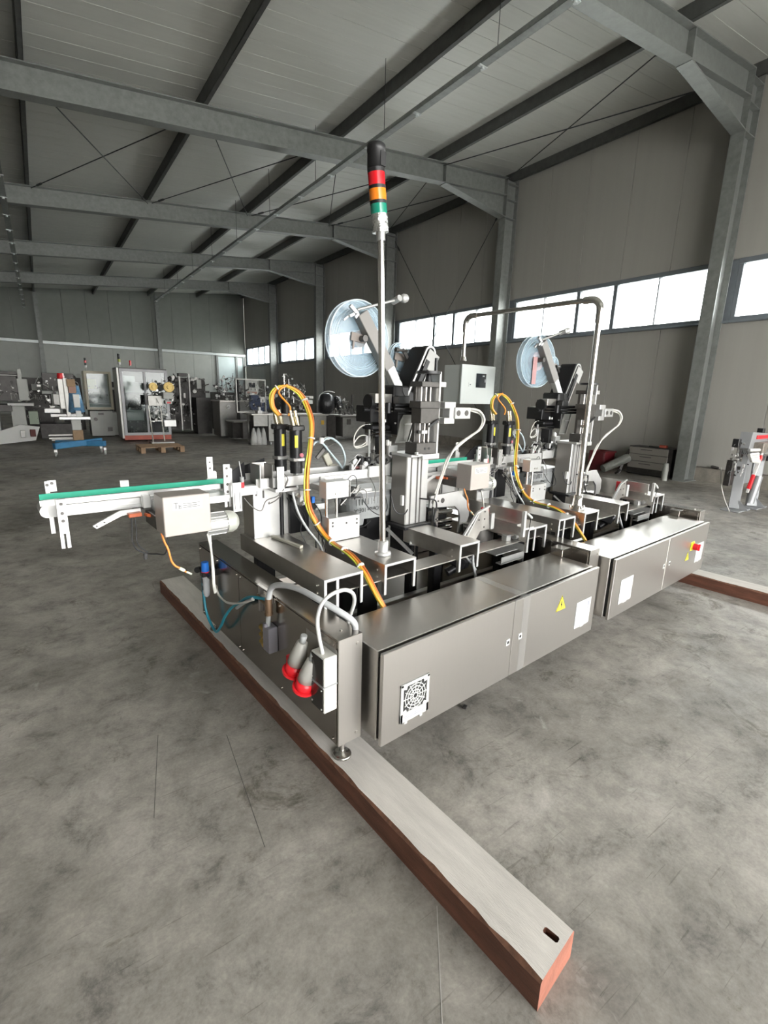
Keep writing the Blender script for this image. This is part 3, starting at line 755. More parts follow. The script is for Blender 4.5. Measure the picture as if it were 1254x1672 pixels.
# ================================================================ CONVEYORS
def conveyor(l):
    t = thing('belt_conveyor', l, 'conveyor', (.15, 2.27, 1.0), group='narrow belt conveyors of the line')
    y0, y1 = 2.215, 2.325
    for a, b in ((y0, y0 + .012), (y1 - .012, y1)):
        q = MB(); q.box(.175, 1.02, a, b, 1.003, 1.020, .001); q.box(.175, 1.02, a, b, 1.030, 1.048, .001); q.box(.175, 1.02, a + .003, b - .003, 1.02, 1.03); q.build('side_profile', M_aluw, t)
    q = MB(); q.cyl((.158, y0, 1.028), (.158, y1, 1.028), .025, 24); q.box(.158, .20, y0, y1, 1.004, 1.052, .002); n_ = q.build('end_nose', M_aluw, t)
    q = MB(); q.box(.17, 1.95, y0 + .014, y1 - .014, 1.046, 1.052); q.build('belt', mat('grey_belt', (.16, .16, .15), .6), t)
    q = MB(); q.box(.135, .830, 2.188, 2.202, 1.055, 1.078, .001); g = q.build('guide_rail', M_aluw, t)
    q = MB(); q.box(.16, .86, 2.331, 2.342, 1.054, 1.072, .001); g = q.build('guide_rail', M_aluw, t)
    q = MB(); q.box(.145, .92, 2.322, 2.331, 1.052, 1.078, .001); q.build('guide_liner', M_green, g)
    def plate(name, x0, x1, y, z0, z1, holes=(), slot=None, th=.008, m_=M_aluw):
        q = MB()
        if slot:
            s = (x1 - x0); q.box(x0, x1, y, y + th, z0 + slot, z1, .0008); q.box(x0, x0 + s * .38, y, y + th, z0, z0 + slot); q.box(x1 - s * .38, x1, y, y + th, z0, z0 + slot)
        else: q.box(x0, x1, y, y + th, z0, z1, .0008)
        o = q.build(name, m_, t)
        if holes:
            q = MB()
            for z in holes: q.cyl(((x0 + x1) / 2, y - .0006, z), ((x0 + x1) / 2, y + .001, z), .0065, 12)
            q.build('bolt_hole', M_darkgrey, o)
        return o
    plate('bracket_plate', .184, .216, 2.168, .885, 1.08, (.995, 1.025, 1.062), .058)
    plate('bracket_plate', .170, .186, 2.345, .905, 1.125, (1.11,)); plate('bracket_plate', .180, .210, 2.35, 1.08, 1.127, (1.115,))
    plate('bracket_plate', .832, .864, 2.15, .973, 1.173, (1.155, 1.118, 1.08, 1.045), .05)
    plate('bracket_plate', .866, .889, 2.19, 1.03, 1.147)
    sl = plate('slotted_plate', .858, .900, 2.115, .953, 1.090)
    q = MB(); q.box(.865, .868, 2.1142, 2.1152, .965, 1.045); q.box(.889, .892, 2.1142, 2.1152, .965, 1.045); q.build('slot', M_darkgrey, sl)
    q = MB(); q.prism([(0, 0), (.08, 0), (.08, .062), (.075, .068), (.064, .068), (.064, .138), (.035, .138), (.035, .035)], (.797, 2.365, 1.045), (1, 0, 0), (0, 0, 1), .008)
    o = q.build('stepped_bracket', M_aluw, t); q = MB()
    for z in (1.128, 1.158): q.cyl((.846, 2.3565, z), (.846, 2.3555, z), .005, 12)
    q.build('bolt_hole', M_darkgrey, o)
    q = MB(); q.cyl((.911, 2.13, 1.061), (.911, 2.13, 1.088), .010, 14); v = q.build('marker_bottle', M_red, t)
    q = MB(); q.cyl((.911, 2.13, 1.088), (.911, 2.13, 1.112), .0105, 14); q.build('cap', M_grey, v)
    q = MB(); q.cyl((.911, 2.13, 1.112), (.905, 2.14, 1.185), .0018, 6); q.build('brush_stem', M_white, v)
    # clear clip on the far rail
    q = MB(); q.box(.440, .475, 2.332, 2.335, 1.07, 1.105); q.box(.440, .475, 2.332, 2.35, 1.103, 1.106); q.build('clear_clip', M_label, t)
    # clamp and lever below
    q = MB(); q.box(.487, .516, 2.160, 2.20, 1.010, 1.064, .001); q.box(.518, .553, 2.165, 2.20, 1.017, 1.058, .001); q.cyl((.535, 2.165, 1.037), (.535, 2.160, 1.037), .006, 12); q.build('clamp_block', M_aluw, t)
    q = MB(); q.prism([(.293, .965), (.306, .951), (.400, .992), (.472, .998), (.472, 1.014), (.396, 1.012)], (0, 2.16, 0), (1, 0, 0), (0, 0, 1), .012); o = q.build('lever_bar', M_aluw, t)
    q = MB(); q.cyl((.307, 2.1475, .962), (.307, 2.1465, .962), .004, 10); q.cyl((.335, 2.1475, .974), (.335, 2.1465, .974), .004, 10); q.build('bolt_hole', M_darkgrey, o)
    q = MB(); q.obox((.444, 2.13, .995), (.050, .03, .016), (0, .0, 0), .002); q.build('orange_sensor', mat('orange_red_sensor', (.50, .11, .035), .4), t)
    q = MB(); q.obox((.512, 2.13, .983), (.060, .03, .014), (0, .25, .2), .002); q.build('orange_sensor', MATS['orange_red_sensor'], t)
    q = MB(); q.box(.455, .56, 2.17, 2.30, 1.0, 1.006); q.box(.50, .56, 2.04, 2.2, .94, 1.0, .003); q.build('sensor_holder', M_darkgrey, t)
    q = MB(); q.tube([(.429, 2.12, .985), (.424, 2.11, .93), (.419, 2.10, .895), (.433, 2.10, .855), (.465, 2.10, .832), (.50, 2.08, .828), (.535, 2.06, .835), (.55, 2.06, .95)], .0028); q.tube([(.441, 2.12, .985), (.440, 2.11, .93), (.436, 2.10, .89), (.448, 2.10, .86), (.475, 2.10, .834)], .0022); q.box(.457, .470, 2.095, 2.105, .806, .832, .001); q.build('sensor_wire', M_black, t)
    # gearbox cover
    q = MB(); q.box(.500, .682, 1.92, 2.04, .938, 1.097, .003); cv = q.build('gearbox_cover', M_beige, t); 
    q = MB(); q.box(.534, .650, 1.9192, 1.92, 1.041, 1.077, .0002); st = q.build('sticker', M_label, cv)
    q = MB()
    for k, (a, b, c_, d_) in enumerate(((.540, .556, 1.069, 1.071), (.547, .549, 1.048, 1.070), (.558, .560, 1.046, 1.062), (.561, .568, 1.056, 1.058), (.562, .569, 1.047, 1.049), (.575, .64, 1.064, 1.0655), (.575, .63, 1.056, 1.0575), (.575, .64, 1.049, 1.0505))): q.box(a, b, 1.9186, 1.9192, c_, d_)
    q.build('printed_mark', M_ink, st)
    q = MB(); q.box(.52, .66, 2.04, 2.215, .95, 1.045, .002); q.box(.70, .83, 2.08, 2.21, 1.030, 1.046, .001); q.box(.69, .83, 2.09, 2.13, 1.012, 1.032, .001); q.build('gear_housing', M_alu, t)
    q = MB(); my, mz, mr = 2.0, .945, .047
    q.cyl((.682, my, mz), (.770, my, mz), mr - .006, 20)
    for k in range(20):
        t_ = 2 * pi * k / 20; c_ = Vector((.727, my + (mr - .003) * cos(t_), mz + (mr - .003) * sin(t_)))
        q.obox(c_, (.084, .004, .009), Matrix.Rotation(t_ - pi / 2, 3, 'X'))
    mo = q.build('finned_motor', M_alu, t)
    q = MB(); q.lathe([(mr + .001, .770), (mr + .001, .796), (mr - .006, .812), (mr - .020, .824), (.001, .828)], (0, my, mz), (1, 0, 0), 24); q.build('fan_cap', mat('grey_painted_cap', (.50, .51, .46), .35, .2), mo)
    q = MB(); q.tube([(.684, 1.98, .91), (.688, 1.96, .84), (.682, 1.94, .76), (.675, 1.92, .70), (.690, 1.95, .65)], .0045); q.tube([(.695, 1.98, .91), (.692, 1.97, .85), (.690, 1.95, .76), (.683, 1.93, .70), (.698, 1.96, .65)], .0045); q.build('motor_lead', M_offwhite, t)
    q = MB(); q.tube([(.500, 1.97, .945), (.506, 1.96, .91), (.514, 1.95, .883), (.523, 1.95, .833), (.535, 1.95, .808), (.55, 1.95, .795), (.565, 1.95, .782), (.578, 1.95, .771)], .0042); o = q.build('orange_lead', mat('orange_cord', (.80, .26, .06), .5), t)
    q = MB(); q.cyl((.552, 1.95, .793), (.570, 1.95, .778), .007, 8); q.cyl((.578, 1.95, .771), (.598, 1.95, .757), .004, 8); q.build('plug_end', mat('pale_plug', (.75, .78, .62), .5), o)
    # main section
    q = MB(); q.box(1.02, 1.95, 2.215, 2.229, 1.026, 1.078, .001); q.build('side_plate', M_aluw, t)
    q = MB(); q.box(1.02, 1.95, 2.36, 2.372, 1.05, 1.086, .001); q.box(1.02, 1.95, 2.229, 2.36, 1.026, 1.034); q.build('rear_plate', M_aluw, t)
    q = MB(); q.box(1.388, 1.60, 2.205, 2.215, 1.022, 1.062, .002); o = q.build('bolted_plate', M_aluw, t)
    for x in (1.423, 1.485, 1.542):
        q = MB(); q.cyl((x, 2.205, 1.042), (x, 2.200, 1.042), .0095, 12); q.cyl((x, 2.2, 1.042), (x, 2.1985, 1.042), .005, 6); q.build('bolt_head', M_bolt, o)
    q = MB(); q.box(.925, 1.0, 2.205, 2.216, 1.006, 1.036, .001); q.build('joint_plate', M_aluw, t)
    return t
two(conveyor, 'left conveyor with green guide strips sticking out past the left beam', 'right conveyor with green guide strips between the two machine stations')

# ================================================================ SERVO MOTORS AND THEIR CABLES
def servo(x, y, lab, yl, knob=False):
    t = thing('servo_motor', lab, 'motor', (x, y, 1.0), group='black servo motors in pairs')
    z0 = 1.155
    q = MB(); q.cyl((x, y, z0 + .012), (x, y, 1.312), .033, 24); q.build('motor_body', M_blackmetal, t)
    q = MB(); q.obox((x, y, 1.322), (.078, .066, .030), None, .006); q.cyl((x - .045, y - .005, 1.322), (x + .04, y - .005, 1.322), .013, 12); q.build('end_cap', M_black, t)
    q = MB(); q.obox((x, y, z0 + .003), (.068, .068, .020), None, .004); q.build('flange', M_alu, t)
    q = MB(); q.cyl((x, y, 1.085), (x, y, z0 - .007), .033, 20); q.ring((x, y, 1.12), (0, 0, 1), .0345, .02, .01, 20); q.build('gearbox', M_black, t)
    q = MB(); q.cyl((x, y, 1.0), (x, y, 1.085), .017, 14); q.box(x - .03, x + .03, y - .03, y + .03, 1.035, 1.065, .002); q.build('coupling', M_alu, t)
    q = MB()
    for k in range(7):
        a0 = yl - .25 + k * .07; a1 = a0 + .07
        q.add([(x + .0334 * cos(a), y + .0334 * sin(a), z) for a, z in ((a0, 1.222), (a1, 1.222), (a1, 1.285), (a0, 1.285))], [(0, 1, 2, 3)])
    q.build('yellow_label', M_yellow, t)
    q = MB(); a = -2.35
    for s in (-.014, .014):
        q.cyl((x + s - .006, y - .01, 1.335), (x + s - .018, y - .012, 1.380), .0125, 12); q.cyl((x + s - .018, y - .012, 1.380), (x + s - .024, y - .012, 1.412), .009, 10)
    q.build('cable_connector', mat('nickel_connector', (.75, .68, .52), .25, 1.0), t)
    if knob:
        q = MB(); q.cyl((x + .012, y - .031, 1.182), (x + .013, y - .040, 1.182), .011, 14); q.build('round_sticker', mat('pink_red_sticker', (.75, .25, .30), .5), t)
    return t
sv1 = servo(1.238, 2.37, 'black servo motor with a yellow label, rear one of the left pair', -1.55)
sv2 = servo(1.273, 2.262, 'black servo motor with a round red sticker, front one of the left pair', -2.0, True)
dup_tree(sv1, PITCH_X, None, 'black servo motor with a yellow label, rear one of the right pair')
dup_tree(sv2, PITCH_X + .03, None, 'black servo motor nearest the orange cable, front one of the right pair')
def servocable(l):
    P = [(1.205, 2.31, 1.385), (1.178, 2.33, 1.43), (1.186, 2.33, 1.50), (1.242, 2.31, 1.534), (1.319, 2.29, 1.496), (1.341, 2.240, 1.407), (1.333, 2.200, 1.332), (1.306, 2.170, 1.228), (1.276, 2.150, 1.108), (1.260, 2.130, 0.993), (1.255, 2.100, 0.920), (1.277, 2.080, 0.857), (1.308, 2.050, 0.795), (1.315, 1.96, .757), (1.300, 1.85, .757), (1.292, 1.76, .745), (1.285, 1.66, .70), (1.29, 1.58, .62), (1.31, 1.54, .56)]
    P = catmull(P, 5)
    t = thing('cable_bundle', l, 'cable', tuple(P[0]), group='orange servo cable bundles')
    for k, (dx, dy, m_, r) in enumerate(((0, 0, M_orange, .0072), (-.012, .003, M_yelgreen, .0045), (.011, .005, mat('brown_cable', (.42, .12, .03), .5), .007), (.002, .012, M_orange, .006), (-.006, -.007, mat('amber_cable', (.80, .36, .04), .45), .0055))):
        q = MB(); q.tube([p + Vector((dx + .003 * sin(i * .23 + k), dy, 0)) for i, p in enumerate(P)], r, 8, 1); q.build('cable', m_, t)
    for i in (12, 22, 33, 44, 56, 64, 70, 78):
        if i < len(P) - 1:
            d = (P[i + 1] - P[i]).normalized(); q = MB(); q.cyl(P[i] - d * .003, P[i] + d * .003, .020, 10); q.build('cable_tie', M_white, t)
    q = MB(); q.tube([(1.225, 2.25, 1.385), (1.24, 2.26, 1.43), (1.20, 2.30, 1.50), (1.25, 2.30, 1.54)], .005); q.build('cable', M_orange, t)
    return t
two(servocable, 'orange cable bundle arching over the left servo motors down behind the first cabinet', 'orange cable bundle arching over the right servo motors by the hanging control box')

def underservo(l):
    t = thing('pneumatic_unit', l, 'pneumatic unit', (1.3, 2.2, .745))
    q = MB(); q.box(1.25, 1.30, 2.19, 2.24, .92, 1.0, .002); q.box(1.22, 1.30, 2.21, 2.29, .975, .998, .002); q.build('cylinder_block', M_alu, t)
    q = MB(); q.box(1.352, 1.42, 2.20, 2.26, .88, .915, .002); q.cyl((1.362, 2.2, .898), (1.362, 2.188, .898), .011, 14); q.build('cylinder_block', M_alu, t)
    q = MB(); q.cyl((1.44, 2.24, .90), (1.44, 2.24, .96), .02, 14); q.build('air_cylinder', M_alu, t)
    q = MB(); q.box(1.326, 1.345, 2.19, 2.21, .925, .960, .002); q.build('blue_valve', M_blue, t)
    q = MB(); q.box(1.24, 1.36, 2.28, 2.34, .745, .97, .003); q.cyl((1.20, 2.30, .745), (1.20, 2.30, .98), .012, 10); q.build('black_stand', M_blackmetal, t)
    q = MB(); q.tube([(1.170, 2.12, 1.01), (1.186, 2.10, .917), (1.226, 2.08, .828), (1.285, 2.05, .735), (1.30, 2.03, .66)], .0065); q.build('hose', M_hose, t)
    q = MB()
    rnd = random.Random(3)
    for k in range(8):
        a = 1.20 + rnd.uniform(0, .12); q.tube([(a, 2.2 + rnd.uniform(0, .05), .96), (a + rnd.uniform(-.03, .05), 2.16, .88), (a + rnd.uniform(-.02, .08), 2.12, .80), (a + rnd.uniform(0, .1), 2.10, .74), (a + .05, 2.08, .60)], .0028, 6, 4)
    q.build('wires', M_black, t)
    q = MB()
    for k in range(14):
        q.obox((1.20 + rnd.uniform(0, .13), 2.20 + rnd.uniform(-.02, .05), .90 + rnd.uniform(0, .09)), (rnd.uniform(.008, .02),) * 3, (rnd.random(), rnd.random(), 0), .001)
    q.build('fittings', M_bolt, t)
    return t
two(underservo, 'small pneumatic unit with a blue valve below the left servo motors', 'small pneumatic unit with a blue valve below the right servo motors')

# ================================================================ LIFT BLOCK, UPSIDE-DOWN HOUSING
def lift(l):
    t = thing('height_adjuster', l, 'adjuster', (1.42, 2.06, .745))
    q = MB(); q.box(1.325, 1.468, 2.05, 2.12, .970, 1.060, .002); q.box(1.335, 1.468, 2.12, 2.22, 1.0, 1.03); u = q.build('upper_block', M_aluw, t)
    q = MB()
    for x in (1.385, 1.415): q.cyl((x, 2.05, .995), (x, 2.045, .995), .008, 6)
    q.build('bolt_head', M_bolt, u)
    for x in (1.348, 1.412):
        q = MB(); q.cyl((x, 2.085, .87), (x, 2.085, .972), .009, 14); q.build('guide_rod', M_ss, t)
    q = MB(); q.box(1.322, 1.520, 2.02, 2.034, .747, .874, .002); lo = q.build('lower_plate', M_aluw, t)
    q = MB(); q.box(1.33, 1.52, 2.034, 2.10, .852, .874, .001); q.box(1.33, 1.345, 2.034, 2.10, .747, .86); q.build('rear_block', M_alu, t)
    q = MB()
    for x, z in ((1.345, .85), (1.345, .832), (1.432, .838), (1.500, .85), (1.500, .828)): q.cyl((x, 2.0205, z), (x, 2.0185, z), .006, 12)
    q.build('bolt_hole', M_darkgrey, lo)
    return t
two(lift, 'bright aluminium height adjuster on the channel left of the signal pole', 'bright aluminium height adjuster right of the middle beam')
def housing(l, txt=True):
    t = thing('motor_housing', l, 'housing', (1.80, 2.3, .72))
    cx, cy = 1.815, 2.32
    def ov(rx, ry, n=28): return [(rx * cos(2 * pi * k / n) * (1 if abs(cos(2 * pi * k / n)) < .8 else .97), ry * sin(2 * pi * k / n)) for k in range(n)]
    def slab(z0, z1, s0, s1, rx=.215, ry=.13, n=32):
        q = MB(); vs = []; fs = []
        for (z, s) in ((z0, s0), (z1, s1)):
            for k in range(n):
                a = 2 * pi * k / n; e = .62
                vs.append((cx + rx * s * (abs(cos(a)) ** e) * (1 if cos(a) > 0 else -1), cy + ry * s * (abs(sin(a)) ** e) * (1 if sin(a) > 0 else -1), z))
        for k in range(n): fs.append((k, (k + 1) % n, n + (k + 1) % n, n + k))
        fs.append(tuple(reversed(range(n)))); fs.append(tuple(range(n, 2 * n))); q.add(vs, fs); return q
    slab(.782, .868, .93, .97).build('lower_shell', M_grey, t)
    s = slab(.868, .912, 1.0, 1.0)
    for k in range(9): s.box(cx - .19 + k * .022, cx - .183 + k * .022, cy - .1315, cy - .125, .872, .908)
    s.build('upper_shell', M_grey, t)
    slab(.912, .938, .98, .90).build('dark_band', mat('mid_grey_plastic', (.20, .205, .21), .5), t)
    slab(.938, .944, .93, .93).build('cover_plate', M_alu, t)
    q = MB(); q.cyl((cx - .11, cy - .03, .73), (cx - .11, cy - .03, .785), .036, 18, .044); q.cyl((cx + .12, cy - .02, .73), (cx + .12, cy - .02, .785), .06, 20); q.build('nozzle', M_grey, t)
    q = MB(); q.box(cx - .06, cx + .06, cy - .06, cy + .06, .70, .785); q.box(cx - .15, cx + .15, cy - .02, cy + .06, .60, .73); q.build('support', M_blackmetal, t)
    if txt: text('GOmat 10E-A', .036, M_ink, t, (cx - .10, cy - .1262, .842), basis((-1, 0, 0), (0, 0, -1)), 'lettering')
    q = MB(); q.tube([(1.60, 2.1, .93), (1.64, 2.08, .87), (1.70, 2.06, .835), (1.78, 2.1, .86), (1.80, 2.15, .93)], .003); q.tube([(1.74, 2.02, .945), (1.745, 2.0, .88), (1.77, 1.99, .85), (1.82, 1.99, .842), (1.85, 2.0, .86)], .0035); q.tube([(1.58, 2.15, .76), (1.62, 2.12, .765), (1.66, 2.10, .80)], .003); q.build('wires', M_black, t)
    q = MB(); q.box(1.842, 1.859, 2.04, 2.06, .875, .935, .002); q.build('sensor_block', M_white, t)
    q = MB(); q.box(1.47, 1.52, 2.2, 2.25, .93, 1.0, .004); q.box(1.52, 1.60, 2.2, 2.26, .96, .99, .003); q.cyl((1.50, 2.19, .90), (1.50, 2.19, .97), .018, 10); q.build('cable_gland', M_black, t)
    q = MB(); q.beam((1.78, 2.1, .735), (1.86, 1.95, .60), .03, .008); q.cyl((1.86, 1.98, .66), (1.92, 1.93, .655), .012, 12); q.build('strut', M_alu, t)
    q = MB(); q.box(1.6, 1.75, 2.2, 2.3, .944, .97, .004); q.build('guard_plate', M_alu, t)
    return t
two(housing, 'grey plastic housing with upside-down lettering behind the signal pole', 'grey plastic housing at the foot of the bent pipe, left of it')

# ================================================================ SIGNAL LIGHT POLE
t = thing('signal_light', 'tall steel pole with a black, red, orange and green stacked signal light', 'signal light', (1.425, 1.715, .745))
bx, by = 1.434, 1.715      # the pole leans slightly and the light stack leans further
dz = lambda z: (bx - .0416 * (z - .76) - max(0, z - 2.13) * .10, by, z)
q = MB(); q.lathe([(.001, 0), (.040, 0), (.040, .014), (.026, .018), (.025, .022), (.025, .070), (.016, .072), (.001, .072)], (bx, by, .745), n=28); q.build('base_flange', M_aluw, t)
q = MB(); q.cyl(dz(.80), dz(2.14), .0145, 20); q.build('pole', M_ss, t)
q = MB(); q.cyl(dz(2.120), dz(2.152), .018, 18); q.build('collar', M_alu, t)
def module(z0, z1, r, m_, name, lab=None, r2=None):
    q = MB(); q.cyl(dz(z0), dz(z1), r, 26, r2 or r)
    o = q.build(name, m_, t)
    if lab: o['label'] = lab
    return o
module(2.150, 2.215, .034, M_foil, 'foil_wrap', 'crinkled silver foil tape')
module(2.215, 2.250, .0335, M_greenlens, 'light_module', 'dark green lens'); module(2.250, 2.262, .0345, M_black, 'divider_ring')
module(2.262, 2.302, .0340, M_orangelens, 'light_module', 'orange lens'); module(2.302, 2.314, .0345, M_black, 'divider_ring')
module(2.314, 2.358, .0340, M_redlens, 'light_module', 'red lens'); module(2.358, 2.372, .0350, M_black, 'divider_ring')
q = MB(); q.lathe([(.001, 0), (.035, 0), (.035, .055), (.037, .057), (.037, .080), (.034, .084), (.001, .084)], dz(2.372), n=28); q.build('top_module', M_black, t)
q = MB(); q.box(dz(2.44)[0] + .004, dz(2.44)[0] + .03, by - .0375, by - .03, 2.375, 2.425); q.build('cap_clip', M_black, t)

# ================================================================ BENT PIPE WITH CONTROL BOX
t = thing('pipe_stand', 'tall bent stainless pipe standing on the right machine station', 'pipe stand', (3.222, 1.70, .745))
px, py = 3.222, 1.70
q = MB(); q.lathe([(.001, 0), (.052, 0), (.052, .010), (.036, .014), (.034, .05), (.030, .10), (.021, .104), (.001, .104)], (px, py, .745), n=28)
for k in range(4):
    a = pi / 4 + k * pi / 2; q.cyl((px + .046 * cos(a), py + .046 * sin(a), .745), (px + .046 * cos(a), py + .046 * sin(a), .775), .008, 8)
q.build('base_flange', M_ss, t)
tz_ = 2.148; ty_ = 2.85
q = MB(); q.tube([(px, py, .84), (px - .012, py, 1.5), (px - .018, py, 2.04)], .019, 16, 2); q.build('upright_pipe', M_ss, t)
arc = [(px - .018, py + .07 - .07 * cos(a), 2.078 + .07 * sin(a)) for a in [pi / 2 * k / 6 for k in range(7)]]
q = MB(); q.tube([(px - .018, py, 2.0)] + arc + [(px - .018, py + .12, 2.148)], .0235, 16, 1); q.build('pipe_elbow', M_ss, t)
q = MB(); q.cyl((px - .018, py + .10, 2.148), (px - .016, ty_ - .07, 2.15), .0165, 16); q.build('cross_pipe', M_ss, t)
arc = [(px - .016, ty_ - .065 + .065 * sin(a), 2.085 + .065 * cos(a)) for a in [pi / 2 * k / 6 for k in range(7)]]
q = MB(); q.tube([(px - .016, ty_ - .12, 2.15)] + arc + [(px - .016, ty_, 2.03)], .0225, 16, 1); q.build('pipe_elbow', M_ss, t)
q = MB(); q.cyl((px - .016, ty_, 2.05), (px - .016, ty_, 1.80), .0165, 16); q.cyl((px - .016, ty_, 1.80), (px - .016, ty_, 1.835), .026, 16, .019); q.build('drop_pipe', M_ss, t)
M_box = mat('pale_grey_painted_box', (.46, .49, .475), .4, .05, .02)
t = thing('control_box', 'pale grey control box with a small dark screen hanging from the bent pipe', 'control box', (3.28, 2.82, 1.46))
q = MB(); q.box(3.075, 3.495, 2.75, 2.935, 1.452, 1.762, .003); q.build('body', M_box, t)
q = MB(); q.box(3.066, 3.495, 2.730, 2.748, 1.450, 1.765, .003); d = q.build('door', M_box, t)
q = MB(); q.box(3.245, 3.370, 2.724, 2.730, 1.585, 1.70, .002); sc = q.build('screen', M_screen, d)
q = MB(); q.box(3.35, 3.362, 2.722, 2.7245, 1.63, 1.655); q.box(3.32, 3.345, 2.722, 2.7245, 1.675, 1.685); q.build('screen_mark', M_grey, sc)
q = MB(); q.box(3.155, 3.192, 2.727, 2.73, 1.590, 1.624, .001); lt = q.build('latch', M_box, d); q = MB(); q.cyl((3.174, 2.727, 1.607), (3.174, 2.7255, 1.607), .005, 10); q.build('key_slot', M_ink, lt)
q = MB(); q.box(3.02, 3.066, 2.76, 2.93, 1.47, 1.765); q.build  # hinge side stays plain

# ================================================================ LABELLING HEADS
def column(l):
    t = thing('lift_mast', l, 'column', (1.95, 2.1, .70))
    q = MB(); q.box(1.872, 2.045, 2.04, 2.175, .752, 1.160, .003)
    col_ = q.build('profile', M_alu, t)
    for k, y in enumerate((2.07, 2.108, 2.146)):
        q = MB(); q.box(1.870, 1.8725, y - .008, y + .008, .755, 1.158); q.build('groove', M_darkgrey, col_)
    q = MB(); q.box(1.8695, 1.872, 2.045, 2.172, .754, 1.158); q.build('side_face', mat('shaded_anodised_profile', (.28, .265, .25), .4, .6), col_)  # same aluminium; this side's darker reflections are put into the colour
    for x in (1.905, 1.955, 1.985):
        q = MB(); q.box(x - .005, x + .005, 2.0385, 2.041, .755, 1.158); q.build('groove', M_darkgrey, col_)
    q = MB(); q.box(1.835, 2.05, 2.0, 2.18, .734, .752, .002); q.box(1.86, 1.99, 2.04, 2.16, .55, .734, .002); q.build('base_plate', M_blackmetal, t)
    q = MB(); q.cyl((1.94, 2.02, .45), (1.94, 2.02, .74), .006, 8); q.build('rod', M_ss, t)
    q = MB(); q.box(1.865, 2.085, 2.0, 2.19, 1.160, 1.176, .002); q.box(1.94, 2.075, 1.985, 2.0, 1.145, 1.176, .002); q.build('top_plate', M_aluw, t)
    return t
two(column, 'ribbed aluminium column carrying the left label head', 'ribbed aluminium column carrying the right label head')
def slide(l):
    t = thing('slide_unit', l, 'slide', (1.98, 2.05, 1.176))
    q = MB(); q.box(1.893, 2.052, 1.99, 2.09, 1.176, 1.242, .003); o = q.build('lower_block', M_darkgrey, t)
    q = MB()
    for x in (1.958, 1.99): q.cyl((x, 1.99, 1.208), (x, 1.988, 1.208), .008, 12)
    q.build('bolt_hole', M_black, o)
    for x in (1.948, 1.985, 2.020):
        q = MB(); q.cyl((x, 2.03, 1.242), (x, 2.03, 1.556), .006, 10); q.build('guide_rod', M_ss, t)
    q = MB(); q.box(1.925, 2.052, 2.05, 2.07, 1.242, 1.556); q.build('back_plate', M_darkgrey, t)
    q = MB(); q.box(2.046, 2.060, 1.985, 2.07, 1.17, 1.64, .001); q.build('bright_side_rail', M_aluw, t)
    q = MB(); q.box(1.915, 2.055, 1.99, 2.09, 1.553, 1.582, .002); q.build('top_block', M_darkgrey, t)
    q = MB(); q.box(2.055, 2.102, 1.985, 2.04, 1.555, 1.584, .002); q.build('top_clamp', M_alu, t)
    q = MB(); q.box(1.895, 2.05, 1.975, 2.07, 1.435, 1.475, .003); q.box(1.905, 2.05, 1.98, 2.06, 1.352, 1.436, .002); q.build('carriage', M_darkgrey, t)
    q = MB(); q.beam((2.035, 1.965, 1.375), (1.958, 1.965, 1.335), .008, .012); q.build('clamp_lever', M_black, t)
    q = MB(); q.box(1.938, 1.982, 2.0, 2.03, 1.292, 1.312, .001); q.build('stop_ring', M_alu, t)
    q = MB(); q.cyl((2.0, 2.03, 1.625), (2.0, 2.03, 1.64), .070, 28); q.cyl((2.0, 2.03, 1.582), (2.0, 2.03, 1.63), .022, 14, .012); hw = q.build('handwheel', M_black, t)
    q = MB(); q.cyl((2.056, 2.03, 1.64), (2.056, 2.03, 1.715), .0095, 12); q.build('crank_handle', M_black, hw)
    q = MB(); q.box(2.058, 2.150, 1.945, 2.0, 1.437, 1.474, .002); q.box(2.058, 2.145, 1.945, 2.0, 1.350, 1.385, .002); q.box(2.10, 2.15, 1.945, 2.0, 1.38, 1.44); q.build('side_blocks', M_alu, t)
    q = MB(); q.box(2.138, 2.272, 1.935, 1.948, 1.378, 1.444, .002); c = q.build('cross_clamp', M_alu, t)
    for x in (2.165, 2.235):
        q = MB(); q.cyl((x, 1.9352, 1.411), (x, 1.933, 1.411), .0165, 20); q.build('bore', M_darkgrey, c)
    q = MB(); q.tube([(2.268, 1.95, 1.435), (2.33, 1.92, 1.425), (2.36, 1.90, 1.375), (2.33, 1.90, 1.320), (2.25, 1.91, 1.275), (2.17, 1.93, 1.225), (2.13, 1.95, 1.16), (2.11, 1.98, 1.05), (2.085, 2.0, .93), (2.06, 2.0, .85)], .0075); q.tube([(2.268, 1.955, 1.428), (2.345, 1.925, 1.405), (2.348, 1.905, 1.355), (2.30, 1.905, 1.30), (2.20, 1.92, 1.238), (2.12, 1.96, 1.15), (2.10, 1.985, 1.04), (2.075, 2.005, .93)], .005); q.build('hose', M_offwhite, t)
    q = MB(); q.tube([(2.06, 2.0, .85), (2.05, 1.98, .78), (2.03, 1.90, .69), (2.05, 1.85, .60)], .006); q.tube([(1.97, 2.1, .90), (2.0, 1.99, .905), (2.04, 1.97, .90), (2.06, 1.97, .86), (2.045, 1.97, .78), (2.035, 1.95, .70)], .0045); q.build('black_cable', M_black, t)
    return t
two(slide, 'vertical slide with black handwheel on top of the left aluminium column', 'vertical slide with black handwheel partly hidden by the bent pipe')
